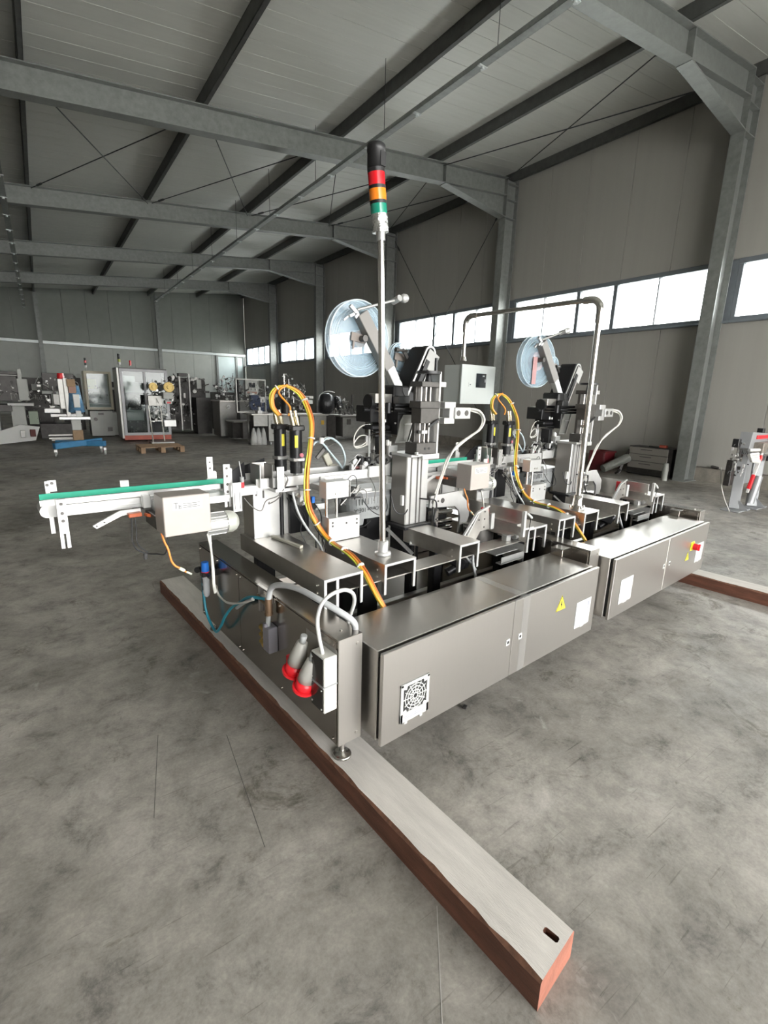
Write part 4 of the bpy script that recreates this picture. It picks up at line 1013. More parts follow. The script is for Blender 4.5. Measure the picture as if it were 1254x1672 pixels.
def head(l):
    t = thing('labelling_unit', l, 'labelling head', (1.95, 2.3, 1.18))
    # reel arm: folded bar from the reel down to the print unit
    a0 = Vector((1.735, 2.33, 1.945)); a1 = Vector((1.925, 2.30, 1.655)); a2 = Vector((2.045, 2.27, 1.445))
    q = MB(); q.beam(a0, a1, .055, .075, (1, 0, .5), .003); q.build('reel_arm', mat('grey_powder_coat', (.20, .19, .18), .45, .2), t)
    q = MB(); q.beam(a1 + Vector((-.0, 0, .01)), a2, .045, .060, (1, 0, .5), .003); low = q.build('lower_arm', M_aluw, t)
    q = MB(); q.tube([(1.96, 2.235, 1.60), (1.985, 2.235, 1.57), (1.99, 2.235, 1.53), (2.01, 2.235, 1.50)], .002); q.build('wire', M_black, low)
    # top rod with white knob
    q = MB(); q.cyl((1.690, 2.30, 1.956), (1.955, 2.29, 2.04), .008, 12); q.build('cross_rod', M_alu, t)
    q = MB(); q.cyl((1.965, 2.32, 2.035), (1.965, 2.26, 2.05), .018, 16); q.lathe([(.001, -.02), (.022, -.018), (.026, 0), (.022, .018), (.001, .02)], (2.015, 2.28, 2.056), (0, 1, 0), 18); q.cyl((1.955, 2.29, 2.04), (2.0, 2.28, 2.053), .007, 10); q.build('round_knob', M_aluw, t)
    q = MB(); q.beam((1.642, 2.30, 1.972), (1.690, 2.30, 1.935), .018, .018); q.beam((1.690, 2.29, 1.935), (1.668, 2.29, 1.912), .014, .014); q.beam((1.600, 2.30, 1.893), (1.64, 2.30, 1.925), .010, .008); q.beam((1.63, 2.29, 1.915), (1.66, 2.29, 1.930), .02, .014); q.build('brake_lever', M_alu, t)
    # hub through the reel
    q = MB(); q.cyl((1.752, 2.30, 1.812), (1.752, 2.43, 1.812), .018, 18); q.build('hub_shaft', M_darkgrey, t)
    # black web guide loop leaning right
    b0 = Vector((2.10, 2.36, 1.47)); b1 = Vector((2.255, 2.36, 1.765)); d = (b1 - b0).normalized(); n = Vector((d.z, 0, -d.x)); hw = .050
    poly = []
    for k in range(13): a = pi * k / 12; poly.append(b1 + (n * cos(a) + d * sin(a)) * hw)
    for k in range(13): a = pi + pi * k / 12; poly.append(b0 + (n * cos(a) + d * sin(a)) * hw)
    q = MB(); N_ = len(poly); vs = [(p.x, 2.29, p.z) for p in poly] + [(p.x, 2.43, p.z) for p in poly]
    q.add(vs, [(k, (k + 1) % N_, N_ + (k + 1) % N_, N_ + k) for k in range(N_)] + [tuple(range(N_)), tuple(reversed(range(N_, 2 * N_)))])
    bl = q.build('web_guide', M_black, t)
    q = MB()
    for s in (-1, 1): q.beam(b0 + n * s * hw * .82 + Vector((0, -.078, 0)), b1 + n * s * hw * .82 + Vector((0, -.078, 0)), .006, .012, n)
    for k in range(12):
        a = pi * k / 12; a2_ = pi * (k + 1) / 12
        q.beam(b1 + (n * cos(a) + d * sin(a)) * hw * .82 + Vector((0, -.078, 0)), b1 + (n * cos(a2_) + d * sin(a2_)) * hw * .82 + Vector((0, -.078, 0)), .006, .012, n * cos(a) + d * sin(a))
    q.build('guide_edge', M_alu, bl)
    q = MB(); c = b1 - d * .03; q.obox(c + Vector((.02, -.082, -.02)), (.10, .006, .12), Matrix.Rotation(math.atan2(d.x, d.z), 3, 'Y'), .02); q.build('pale_plate', mat('pale_grey_plate', (.33, .33, .32), .5), bl)
    q = MB(); q.beam(b0 + d * .06 + Vector((.0, -.090, 0)), b1 - d * .05 + Vector((-.005, -.090, 0)), .006, .03, n); q.build('dark_slot', M_black, bl)
    # print unit
    q = MB(); q.box(1.93, 2.02, 2.20, 2.45, 1.27, 1.50, .004); q.box(1.80, 1.93, 2.30, 2.45, 1.34, 1.44, .004); q.box(1.93, 2.05, 2.24, 2.40, 1.44, 1.56, .01); q.build('print_unit', M_black, t)
    q = MB(); q.cyl((1.79, 2.32, 1.46), (1.83, 2.32, 1.46), .045, 22); q.cyl((1.76, 2.32, 1.415), (1.80, 2.32, 1.415), .012, 10); q.build('tension_wheel', M_black, t)
    q = MB(); q.box(1.80, 1.93, 2.26, 2.32, 1.455, 1.51, .002); q.box(1.83, 1.93, 2.25, 2.3, 1.405, 1.412); q.box(1.83, 1.93, 2.25, 2.3, 1.425, 1.432); q.build('steel_cover', M_plate, t)
    q = MB(); q.cyl((1.90, 2.2, 1.445), (2.12, 2.12, 1.45), .012, 12); q.cyl((1.93, 2.2, 1.40), (2.05, 2.10, 1.405), .010, 12); q.cyl((1.90, 2.2, 1.425), (2.05, 2.10, 1.425), .010, 12); q.cyl((1.85, 2.2, 1.46), (1.85, 2.2, 1.40), .018, 12); q.build('shafts', M_blackmetal, t)
    q = MB(); q.box(1.78, 1.92, 2.26, 2.36, 1.30, 1.325, .006); q.box(1.80, 1.92, 2.25, 2.30, 1.262, 1.270); q.box(1.80, 1.92, 2.25, 2.30, 1.283, 1.290); q.box(1.86, 1.90, 2.25, 2.33, 1.08, 1.26, .002); q.build('peel_plate', M_blackmetal, t)
    q = MB(); q.cyl((1.835, 2.25, 1.345), (1.835, 2.25, 1.365), .008, 8); q.cyl((1.87, 2.25, 1.345), (1.87, 2.25, 1.36), .008, 8); q.cyl((1.92, 2.22, 1.34), (1.92, 2.21, 1.34), .005, 8); q.build('adjuster_knobs', M_alu, t)
    # curved chute
    q = MB(); q.prism([(.0, 0), (.10, 0), (.13, .05), (.155, .13), (.16, .17), (.06, .17), (.035, .12), (.02, .04)], (1.905, 2.20, 1.225), (1, 0, 0), (0, 0, 1), .006); ch = q.build('chute', mat('grey_chute', (.30, .30, .28), .4, .4), t)
    q = MB(); q.beam((2.01, 2.19, 1.23), (2.065, 2.19, 1.39), .008, .006); q.beam((1.905, 2.19, 1.228), (2.005, 2.19, 1.228), .008, .008); q.beam((1.97, 2.19, 1.335), (2.05, 2.19, 1.335), .006, .006); q.build('chute_edge', M_alu, ch)
    # sensor head below
    q = MB(); q.prism([(0, 0), (.035, -.02), (.07, -.005), (.07, .055), (0, .055)], (1.845, 2.20, 1.155), (1, 0, 0), (0, 0, 1), .02); s = q.build('white_sensor', M_aluw, t)
    q = MB(); q.cyl((1.862, 2.179, 1.165), (1.862, 2.176, 1.165), .010, 14); q.build('lens', M_black, s)
    q = MB(); q.box(1.845, 1.86, 2.19, 2.21, 1.21, 1.245, .003); q.cyl((1.872, 2.2, 1.21), (1.872, 2.2, 1.235), .008, 8); q.box(1.872, 1.886, 1.965, 1.985, 1.178, 1.194, .002); q.box(1.886, 1.92, 1.965, 1.98, 1.172, 1.182, .001); q.build('small_fittings', M_white, t)
    q = MB(); q.box(1.84, 2.04, 2.22, 2.40, 1.105, 1.15, .004); q.beam((1.93, 2.2, 1.13), (1.84, 2.21, 1.08), .02, .02); q.build('applicator_base', M_alu, t)
    # second arm and small reel support
    q = MB(); q.cyl((2.045, 2.36, 1.776), (2.16, 2.40, 1.780), .009, 12); q.cyl((2.03, 2.36, 1.776), (2.05, 2.36, 1.776), .014, 12); q.beam((2.14, 2.42, 1.79), (2.20, 2.42, 1.72), .012, .02); q.build('small_reel_arm', M_darkgrey, t)
    return t
two(head, 'black and aluminium label head with slanted reel arm, right behind the signal pole', 'black and aluminium label head with slanted reel arm, left of the bent pipe')
def reel(l, c=(1.752, 2.375, 1.812), r=.212, th=.045, red=False, bend=0.0):
    t = thing('label_reel', l, 'reel', c, group='clear plastic label reels')
    cx, cy, cz = c; ax = Vector((bend, 1, 0)).normalized(); C_ = Vector(c)
    for s in (-1, 1):
        q = MB(); cc = C_ + ax * th / 2 * s
        q.cyl(cc - ax * .001, cc + ax * .001, r - .004, 56); q.build('disc', M_reel, t)
        q = MB(); q.ring(cc, ax, r, r - .006, .005, 56); q.ring(cc, ax, r * .80, r * .79, .0035, 48); q.ring(cc, ax, r * .74, r * .735, .0035, 48); q.build('rim', M_reelrim, t)
    q = MB(); q.ring(C_, ax, r * .22, r * .10, th, 24); q.build('core', mat('grey_brown_core', (.22, .19, .17), .6), t)
    if not red:
        q = MB(); q.beam(C_ + Vector((-.07, -.03, .01)), C_ + Vector((.02, -.03, .0)), .01, .045); q.beam(C_ + Vector((-.05, -.03, 0)), C_ + Vector((-.055, -.03, -.06)), .008, .012); q.build('hub_wing', MATS['grey_brown_core'], t)
    if red:
        q = MB(); q.ring(C_, ax, r * .36, r * .22, th * .8, 28); q.build('label_web', mat('pinkish_label_web', (.60, .38, .36), .6), t)
        q = MB()
        for k in range(8): q.obox(C_ + Vector((-.035 - .003 * k, -th * .62, .0 - k * .021)), (.028, .001, .012))
        q.box(cx - .075, cx - .02, cy - th * .6, cy - th * .56, cz - .18, cz + .03); q.build('printed_labels', mat('pink_red_labels', (.42, .24, .24), .55), t)
    return t
reel('large empty clear reel at the top of the left label head')
reel('large clear reel with pinkish labels at the top of the right label head', (1.752 + 1.80, 2.375, 1.802), .205, .045, True, .12)
reel('small clear reel high on the left label head behind the black web guide', (2.19, 2.50, 1.74), .10, .03)
reel('small clear reel high on the right label head behind the black web guide', (2.19 + 1.80, 2.50, 1.79), .085, .03)

# applicator side: arch bracket, rollers, plates, drum
def applic(l):
    t = thing('wrap_station', l, 'machine unit', (2.25, 2.0, .745))
    q = MB(); q.prism([(2.075, .906), (2.325, .914), (2.442, .815), (2.446, .735), (2.40, .63), (2.352, .63), (2.358, .735), (2.345, .78), (2.30, .818), (2.07, .833)], (0, 2.052, 0), (1, 0, 0), (0, 0, 1), .014); ar = q.build('arch_bracket', M_aluw, t)
    for x, r in ((2.100, .016), (2.142, .006), (2.182, .016)):
        q = MB(); q.cyl((x, 2.0385, .868), (x, 2.0355, .868), r, 18); q.build('bore', M_darkgrey, ar)
    q = MB(); q.box(2.07, 2.40, 2.24, 2.25, .62, .80, .002); q.box(2.15, 2.175, 2.06, 2.10, .66, .81, .002); rb = q.build('roller_plate', M_plate, t)
    q = MB()
    for x, z in ((2.155, .745), (2.168, .752), (2.165, .733), (2.155, .805)): q.cyl((x, 2.06, z), (x, 2.057, z), .006, 8)
    q.build('bolt_head', M_darkgrey, rb)
    for z in (.765, .70, .65):
        q = MB(); q.cyl((2.18, 2.14, z), (2.38, 2.14, z - .01), .017, 16); q.build('roller', M_ss, t)
    q = MB(); q.box(2.18, 2.36, 2.16, 2.24, .66, .80); q.build('dark_box', M_black, t)
    # curved side plate with holes
    q = MB(); q.prism([(2.068, .722), (2.10, .722), (2.185, .855), (2.285, .874), (2.283, .866), (2.305, .730), (2.22, .728), (2.19, .69), (2.15, .64), (2.06, .64)], (0, 1.76, 0), (1, 0, 0), (0, 0, 1), .006); sp = q.build('curved_side_plate', M_plate, t)
    q = MB(); q.beam((2.07, 1.752, .725), (2.175, 1.752, .845), .012, .010); q.beam((2.175, 1.752, .845), (2.285, 1.752, .875), .012, .010); q.beam((2.10, 1.752, .72), (2.19, 1.752, .84), .010, .008); q.build('bright_edge', M_aluw, sp)
    q = MB()
    for x, z, r in ((2.135, .79, .013), (2.125, .685, .016), (2.20, .80, .005), (2.25, .80, .005), (2.25, .845, .005), (2.25, .75, .005)): q.cyl((x, 1.7535, z), (x, 1.751, z), r, 12)
    q.build('bore', M_darkgrey, sp)
    q = MB(); q.box(2.308, 2.338, 1.745, 1.76, .728, .826, .002); q.build('white_stop', M_aluw, t)
    q = MB(); q.box(2.34, 2.352, 1.80, 1.86, .74, .84, .003); q.build('red_foam', mat('red_foam', (.62, .03, .04), .8), t)
    # long tray of plates running away from the viewer
    q = MB(); q.box(2.497, 2.503, 1.655, 2.12, .692, .832, .001); q.build('long_side_plate', M_plate, t)
    q = MB(); q.box(2.38, 2.496, 1.66, 2.15, .690, .696); q.box(2.455, 2.495, 1.66, 1.88, .745, .757, .001); q.build('tray_floor', M_plate, t)
    q = MB(); q.box(2.392, 2.412, 1.572, 1.592, .705, .862, .001); q.box(2.40, 2.50, 1.574, 1.58, .745, .757); q.build('end_post', M_aluw, t)
    q = MB(); q.tube([(2.41, 1.57, .85), (2.45, 1.57, .825), (2.46, 1.57, .815)], .007); o = q.build('sensor_tip', M_white, t)
    q = MB(); q.tube([(2.455, 1.57, .82), (2.452, 1.575, .75), (2.45, 1.585, .66)], .0025); q.build('wire', M_black, o)
    q = MB(); q.cyl((2.42, 1.93, .60), (2.42, 1.93, .69), .10, 26); q.build('drum', M_darkgrey, t)
    q = MB(); q.box(2.36, 2.40, 1.66, 1.70, .662, .70, .002); q.cyl((2.43, 1.66, .68), (2.47, 1.66, .68), .018, 12); q.build('motor_block', M_alu, t)
    q = MB(); q.box(2.24, 2.46, 1.60, 1.64, .555, .562, .001); q.box(2.24, 2.46, 1.64, 1.72, .600, .606, .001); q.box(2.455, 2.465, 1.60, 1.75, .53, .64, .001); q.box(2.24, 2.46, 1.60, 1.605, .565, .60, .001); q.build('step_plates', M_alu, t)
    q = MB(); q.box(2.20, 2.50, 2.15, 2.156, .80, .88, .001); q.cyl((2.28, 2.15, .858), (2.28, 2.148, .858), .01, 10); q.build('rear_plate', M_plate, t)
    q = MB(); q.tube([(2.03, 1.75, .65), (2.06, 1.7, .60), (2.09, 1.66, .54)], .006); q.build('hanging_hose', M_hose, t); q = MB(); q.tube([(2.10, 1.70, .63), (2.06, 1.66, .58), (2.05, 1.62, .50)], .008);  q.build('hanging_hose', M_hose, t)
    q = MB(); q.obox((2.08, 1.78, .56), (.12, .1, .06), (.3, .2, .4), .01); q.cyl((2.0, 1.8, .5), (2.16, 1.75, .58), .025, 12); q.build('dark_drive', M_blackmetal, t)
    return t
two(applic, 'wrap station with white arch bracket and curved plates right of the left column', 'wrap station with white arch bracket and curved plates right of the bent pipe')
def legplate(l):
    t = thing('conveyor_leg', l, 'leg', (2.34, 2.18, .30))
    q = MB(); q.box(2.30, 2.42, 2.155, 2.165, .80, 1.045, .001); q.box(2.30, 2.42, 2.165, 2.28, .80, .806); q.build('white_plate', M_aluw, t)
    q = MB(); q.box(2.17, 2.28, 2.17, 2.18, .85, .99, .001); q.build('steel_plate', M_plate, t)
    q = MB(); q.box(2.15, 2.30, 2.16, 2.17, .985, 1.0, .001); q.box(2.15, 2.29, 2.155, 2.165, 1.01, 1.03, .001); q.build('clamp_strip', M_alu, t)
    q = MB(); q.box(2.33, 2.39, 2.19, 2.25, .297, .80, .002); q.build('foot_post', M_blackmetal, t)
    return t
legplate('white plate leg under the second green conveyor, left of the beige gearbox')

def sensors(l):
    t = thing('sensor_stand', l, 'sensor', (1.80, 2.33, 1.06))
    q = MB(); q.cyl((1.83, 2.35, 1.08), (1.83, 2.35, 1.33), .007, 10); q.box(1.815, 1.845, 2.335, 2.35, 1.30, 1.325, .002); q.box(1.795, 1.812, 2.335, 2.35, 1.20, 1.26, .002); q.box(1.812, 1.828, 2.33, 2.34, 1.15, 1.27, .002); q.build('stand_rod', M_aluw, t)
    q = MB(); q.tube([(1.820, 2.35, 1.325), (1.75, 2.33, 1.315), (1.70, 2.32, 1.27), (1.692, 2.32, 1.225), (1.706, 2.33, 1.20), (1.76, 2.33, 1.205), (1.81, 2.34, 1.23)], .004); q.tube([(1.80, 2.34, 1.262), (1.74, 2.33, 1.258), (1.70, 2.33, 1.215), (1.72, 2.33, 1.19), (1.78, 2.33, 1.20), (1.81, 2.34, 1.215)], .004); q.tube([(1.83, 2.35, 1.32), (1.87, 2.37, 1.31), (1.87, 2.37, 1.24), (1.84, 2.36, 1.20)], .0025); q.build('white_tube', M_offwhite, t)
    q = MB(); q.obox((1.89, 2.36, 1.19), (.07, .05, .09), (0, .5, .3), .008); q.cyl((1.86, 2.34, 1.14), (1.90, 2.33, 1.155), .022, 14); q.obox((1.85, 2.32, 1.12), (.05, .03, .02), (0, -.6, 0), .002); q.build('sensor_body', M_alu, t)
    q = MB(); q.cyl((1.90, 2.35, 1.10), (1.90, 2.35, 1.15), .035, 14); q.box(1.82, 1.86, 2.3, 2.34, 1.055, 1.10, .002); q.box(1.86, 1.88, 2.3, 2.33, 1.10, 1.13, .002); q.build('dark_mount', M_black, t)
    q = MB(); q.obox((1.81, 2.30, 1.10), (.09, .02, .012), (0, -.2, 0)); q.box(1.70, 1.88, 2.24, 2.30, 1.058, 1.085, .002); q.box(1.72, 1.95, 2.20, 2.214, 1.03, 1.095, .002); q.build('white_fixture', M_aluw, t)
    mech(t, 1.62, 1.96, 2.23, 2.36, 1.065, 1.125, 46, 31, (2, 3), 'rail_fittings'); mech(t, 1.50, 1.62, 2.14, 2.22, .90, 1.03, 22, 32, (3, 0), 'rail_fittings')
    return t
two(sensors, 'small sensor stand with curled white tubes just left of the signal pole', 'small sensor stand with one curled white tube left of the right label head')
def midhoses(l):
    t = thing('air_hose_loop', l, 'hose', (1.5, 2.33, 1.06))
    q = MB(); q.tube([(1.40, 2.30, 1.22), (1.432, 2.32, 1.238), (1.486, 2.34, 1.227), (1.539, 2.34, 1.171), (1.60, 2.33, 1.10), (1.622, 2.33, 1.077), (1.638, 2.33, 1.134), (1.615, 2.34, 1.204), (1.566, 2.35, 1.247), (1.528, 2.35, 1.253), (1.497, 2.35, 1.238)], .0065); q.build('hose', mat('pale_blue_hose', (.38, .45, .48), .35), t)
    q = MB(); q.tube([(1.49, 2.35, 1.235), (1.52, 2.36, 1.25), (1.545, 2.36, 1.25)], .010, 8); q.cyl((1.455, 2.3, 1.23), (1.455, 2.3, 1.262), .013, 10); q.build('white_sleeve', M_white, t)
    q = MB(); q.beam((1.46, 2.36, 1.14), (1.53, 2.36, 1.21), .012, .018); q.beam((1.53, 2.36, 1.20), (1.60, 2.37, 1.225), .006, .006); q.build('dark_arm', M_darkgrey, t)
    q = MB(); q.obox((1.57, 2.42, 1.12), (.04, .03, .075), (0, -.5, 0), .004); q.obox((1.60, 2.41, 1.085), (.05, .03, .012), (0, 0, 0)); q.build('cream_clamp', M_creamp, t)
    q = MB(); q.tube([(1.63, 2.28, 1.09), (1.67, 2.26, 1.095), (1.72, 2.25, 1.082), (1.74, 2.22, 1.03), (1.75, 2.18, .96), (1.72, 2.15, .90)], .003); q.build('grey_wire', mat('grey_wire', (.16, .15, .14), .5), t)
    q = MB(); q.cyl((1.635, 2.27, 1.085), (1.70, 2.25, 1.085), .008, 10); q.build('red_tip', mat('dull_red', (.14, .035, .035), .5), t)
    return t
two(midhoses, 'pale blue air hose loop standing above the left conveyor', 'pale blue air hose loop standing above the right conveyor')

# ================================================================ THINGS ON THE LEFT BEAM
t = thing('air_regulator', 'blue-capped air regulator with clear bowl on the left beam', 'air regulator', (.84, 2.5, .40))
q = MB(); q.cyl((.84, 2.50, .545), (.84, 2.50, .600), .021, 20, .019); q.build('blue_knob', M_blue, t)
q = MB(); q.box(.815, .865, 2.478, 2.522, .520, .546, .004); q.cyl((.84, 2.43, .533), (.84, 2.57, .533), .010, 12); q.box(.865, .889, 2.47, 2.53, .52, .56, .002); bd = q.build('body', M_black, t)
q = MB(); q.ring((.84, 2.50, .545), (0, 0, 1), .022, .012, .006, 20); q.build('ring', M_red, t)
q = MB(); q.lathe([(.019, .525), (.019, .43), (.015, .408), (.006, .398), (.001, .398)], (.84, 2.50, 0), n=18); bw = q.build('bowl', mat('grey_clear_bowl', (.50, .52, .54), .25, 0, alpha=.85), t)
q = MB()
for z in (.495, .455): q.box(.8185, .8215, 2.496, 2.504, z - .013, z + .013, .001)
q.build('sight_slot', M_black, bw)
q = MB(); q.cyl((.82, 2.575, .535), (.84, 2.60, .53), .016, 14); q.build('gauge', M_black, t)
q = MB(); q.tube([(.84, 2.548, .52), (.842, 2.561, .43), (.842, 2.545, .33), (.845, 2.518, .268), (.85, 2.46, .225), (.85, 2.407, .225), (.845, 2.32, .30), (.842, 2.258, .371), (.842, 2.16, .46), (.842, 2.066, .519), (.845, 1.98, .575), (.85, 1.904, .604), (.862, 1.80, .628)], .0075); o = q.build('teal_air_hose', M_teal, loc=(.84, 2.4, .22)); tag(o, 'teal air hose drooping between the air regulator and the valve manifold', 'hose')
q = MB(); q.tube([(.845, 2.1, .48), (.84, 2.0, .545), (.84, 1.9, .60)], .008); 
o2 = q.build('white_air_hose', M_hose, loc=(.84, 2.0, .48)); tag(o2, 'short pale hose lying along the teal air hose', 'hose')
q = MB()
for k, dy in enumerate((0, .014)):
    q.tube([(.70, 1.965 + dy, .655), (.74, 2.08 + dy, .60), (.80, 2.235 + dy, .56), (.815, 2.27 + dy, .52), (.82, 2.25 + dy, .495), (.82, 2.15 + dy, .495), (.825, 2.02, .54), (.84, 1.89, .60)], .0042)
o = q.build('grey_tubes', M_offwhite, loc=(.8, 2.2, .5)); tag(o, 'pair of thin pale tubes hanging from the motor to the left beam', 'tube')
t = thing('valve_manifold', 'brass and grey valve manifold with a hinged bracket on the left beam', 'valve', (.86, 1.84, .36))
q = MB(); q.box(.878, .888, 1.80, 1.812, .60, .66, .001); q.box(.872, .889, 1.84, 1.925, .60, .612, .001); q.box(.872, .889, 1.80, 1.93, .648, .655, .001); q.box(.872, .889, 1.90, 1.915, .53, .65, .001); q.build('hinged_bracket', M_bolt, t)
q = MB(); q.cyl((.862, 1.79, .575), (.862, 1.79, .635), .016, 14); q.cyl((.862, 1.79, .56), (.862, 1.79, .575), .019, 6); q.cyl((.862, 1.80, .60), (.862, 1.90, .61), .009, 10); q.build('brass_tee', mat('dull_brass', (.30, .20, .13), .4, .8), t)
q = MB(); q.cyl((.86, 1.800, .50), (.86, 1.790, .57), .011, 12); q.build('pale_hose_stub', M_hose, t)
q = MB(); q.box(.845, .889, 1.765, 1.825, .385, .505, .003); q.cyl((.85, 1.80, .505), (.85, 1.80, .52), .012, 10); q.build('valve_block', mat('lilac_grey_block', (.26, .25, .28), .4, .3), t)
for z in (.39, .425, .46):
    q = MB(); q.cyl((.868, 1.825, z), (.868, 1.885, z + .004), .013, 14); q.cyl((.868, 1.850, z), (.868, 1.858, z), .017, 6); q.build('brass_fitting', M_brass, t)
q = MB(); q.tube([(.862, 1.79, .63), (.862, 1.772, .68), (.865, 1.73, .715), (.87, 1.645, .742), (.88, 1.55, .755), (.90, 1.45, .745), (.94, 1.37, .715), (.98, 1.33, .675), (1.01, 1.36, .60)], .0125, 10); o = q.build('large_grey_hose', mat('milky_hose', (.48, .49, .50), .3), loc=(.9, 1.5, .7)); tag(o, 'thick milky hose arching over the front corner of the left beam', 'hose')
def cee(label, y, z, x=.83, s=1.0, tail=True):
    t = thing('power_plug', label, 'plug', (x, y, z - .12 * s), group='red and grey industrial plugs')
    ax = Vector((-.22, .32, -1)).normalized() if False else Vector((-.10, .30, -1)).normalized()
    T = Vector((x, y, z)); 
    q = MB(); q.lathe([(.010 * s, -.012), (.013 * s, -.012), (.013 * s, .022 * s), (.001, .022 * s)], T, ax, 8); q.build('cable_gland', M_hose, t)
    q = MB(); q.lathe([(.016 * s, .02 * s), (.022 * s, .024 * s), (.034 * s, .09 * s), (.037 * s, .125 * s), (.001, .125 * s)], T, ax, 22); q.build('grey_shell', mat('pale_plug_shell', (.40, .39, .36), .35), t)
    q = MB(); q.lathe([(.001, .122 * s), (.039 * s, .122 * s), (.040 * s, .172 * s), (.036 * s, .172 * s), (.034 * s, .150 * s), (.001, .150 * s)], T, ax, 22)
    e = T + ax * .172 * s; q.ring(T + ax * .165 * s, ax, .048 * s, .037 * s, .010 * s, 24); sd = Vector((0, 1, .25)).normalized()
    q.obox(T + ax * .150 * s + sd * .045 * s, (.022 * s, .02 * s, .05 * s), (0, 0, 0), .003)
    q.build('red_collar', M_red, t)
    return t
cee('upper red and grey industrial plug hanging on the left beam', 1.462, .598, .842)
cee('lower red and grey industrial plug beside the grey junction box', 1.385, .560, .838, .95)
t = thing('junction_box', 'upright pale grey junction box with black face on the left beam', 'junction box', (.85, 1.35, .33))
q = MB(); q.box(.832, .888, 1.302, 1.39, .362, .585, .003); q.build('body', M_creamp if False else mat('warm_white_box', (.60, .59, .55), .4), t)
q = MB()
for z0, z1 in ((.368, .466), (.474, .580)): q.box(.828, .833, 1.307, 1.385, z0, z1, .002)
q.build('black_face', mat('glossy_black_face', (.02, .018, .016), .15), t)
q = MB(); q.box(.826, .889, 1.300, 1.392, .467, .473, .001); q.build('seam_strip', M_grey, t)
q = MB(); bolts(q, [(.828, 1.378, .385), (.828, 1.314, .378), (.828, 1.378, .565), (.828, 1.314, .455), (.828, 1.378, .485)], (-1, 0, 0), .004, .002); q.build('screws', M_bolt, t)
q = MB(); q.tube([(.850, 1.34, .585), (.838, 1.345, .655), (.832, 1.345, .725), (.845, 1.335, .785), (.88, 1.325, .815), (.93, 1.32, .82), (.975, 1.33, .79), (1.003, 1.36, .735), (1.012, 1.40, .66), (1.01, 1.42, .60)], .0072, 10); o = q.build('white_cable', M_white, loc=(.9, 1.34, .6)); tag(o, 'white cable looping from the junction box over the beam end', 'cable')
q = MB(); q.box(.8884, .8889, 1.305, 1.52, .365, .60); o = q.build('protective_film', mat('glue_film', (.60, .58, .54), .4, .4, alpha=.5), base)
# ================================================================ MACHINES STANDING FURTHER BACK
M_cream = mat('cream_machine_paint', (.42, .38, .28), .4, .0, .05, 3)
M_bluefilm = mat('blue_wrapping_film', (.12, .26, .42), .3, 0, .3, 14, .5, 20)
M_redpaint = mat('faded_red_paint', (.52, .11, .07), .5, 0, .15, 6)
M_cardb = mat('brown_cardboard', (.34, .23, .14), .8, 0, .15, 10)
M_pallet = mat('raw_pallet_wood', (.36, .24, .15), .8, 0, .2, 8)
M_bag = mat('crumpled_white_bag', (.46, .46, .45), .5, 0, .1, 10, .8, 18, bdist=.02)
M_clear = glass_mat('clear_guard', (.72, .76, .76), .05, .25)
M_film = mat('black_film', (.025, .025, .027), .3, 0, .2, 20, .8, 14, bdist=.02)
M_yg = mat('yellow_green_sheet', (.45, .50, .12), .5)

def H(name, label, cat, loc, group=None): return thing(name, label, cat, loc, group, hall=True)
def P(parent, name, m_, *boxes, c=.006):
    """one part per piece: the same name is suffixed by Blender"""
    last = None
    for b in boxes:
        q = MB(); q.box(*b, c); last = q.build(name, m_, parent)
    return last
def frame_box(parent, name, m_, x0, x1, y0, y1, z0, z1, w_=.05):
    q = MB()
    for x in (x0, x1 - w_):
        for y in (y0, y1 - w_): q.box(x, x + w_, y, y + w_, z0, z1, .004)
    for z in (z0, z1 - w_):
        for y in (y0, y1 - w_): q.box(x0 + w_, x1 - w_, y, y + w_, z, z + w_)
        for x in (x0, x1 - w_): q.box(x, x + w_, y0 + w_, y1 - w_, z, z + w_)
    return q.build(name, m_, parent)
def beacon(parent, x, y, z, cols=(0, 1), r=.03):
    q = MB(); q.cyl((x, y, z), (x, y, z + .09), .012, 8); q.build('mast', M_steelm, parent)
    zz = z + .09
    for c in cols:
        q = MB(); q.cyl((x, y, zz), (x, y, zz + .07), r, 12); q.build('light_module', (M_redlens, M_black, M_orangelens, M_white, M_yg)[c], parent); zz += .072

# white machine at the left edge
t = H('packing_machine', 'white and black machine with a sloping white tray at the left edge', 'machine', (-.75, 15.9, 0))
P(t, 'black_unit', M_darkm, (-1.25, -.45, 15.8, 16.5, 1.10, 1.72)); P(t, 'top_roll', M_darkm, (-1.25, -.42, 15.85, 16.3, 1.76, 1.84))
q = MB(); q.cyl((-1.2, 16.0, 1.74), (-.38, 16.0, 1.74), .05, 14); q.build('roller', M_steelm, t)
P(t, 'side_frame', M_shell, (-.45, -.24, 15.75, 16.4, 1.12, 1.66), (-.42, -.34, 15.75, 15.85, 1.62, 1.90)); P(t, 'table_top', M_white, (-.70, -.16, 15.5, 16.4, .99, 1.06)); P(t, 'dark_bench', M_darkm, (-1.4, -.62, 15.5, 16.4, .85, 1.02))
P(t, 'foot_column', M_shell, (-.66, -.36, 15.7, 16.2, .35, .99)); P(t, 'cover', M_shell, (-1.3, -.9, 15.6, 16.2, .3, .85)); P(t, 'white_head', M_white, (-1.3, -.93, 15.55, 15.8, 1.15, 1.85))
q = MB(); q.prism([(-1.3, .0), (-.22, .12), (-.10, .46), (-.50, .52), (-1.3, .24)], (0, 15.62, 0), (1, 0, 0), (0, 0, 1), .12); sd = q.build('sloping_tray', M_white, t)
P(sd, 'tray_opening', mat('dark_red_inside', (.12, .025, .02), .6), (-.32, -.20, 15.44, 15.51, .22, .40)); P(sd, 'tray_opening', M_steelm, (-.52, -.42, 15.44, 15.51, .20, .38))
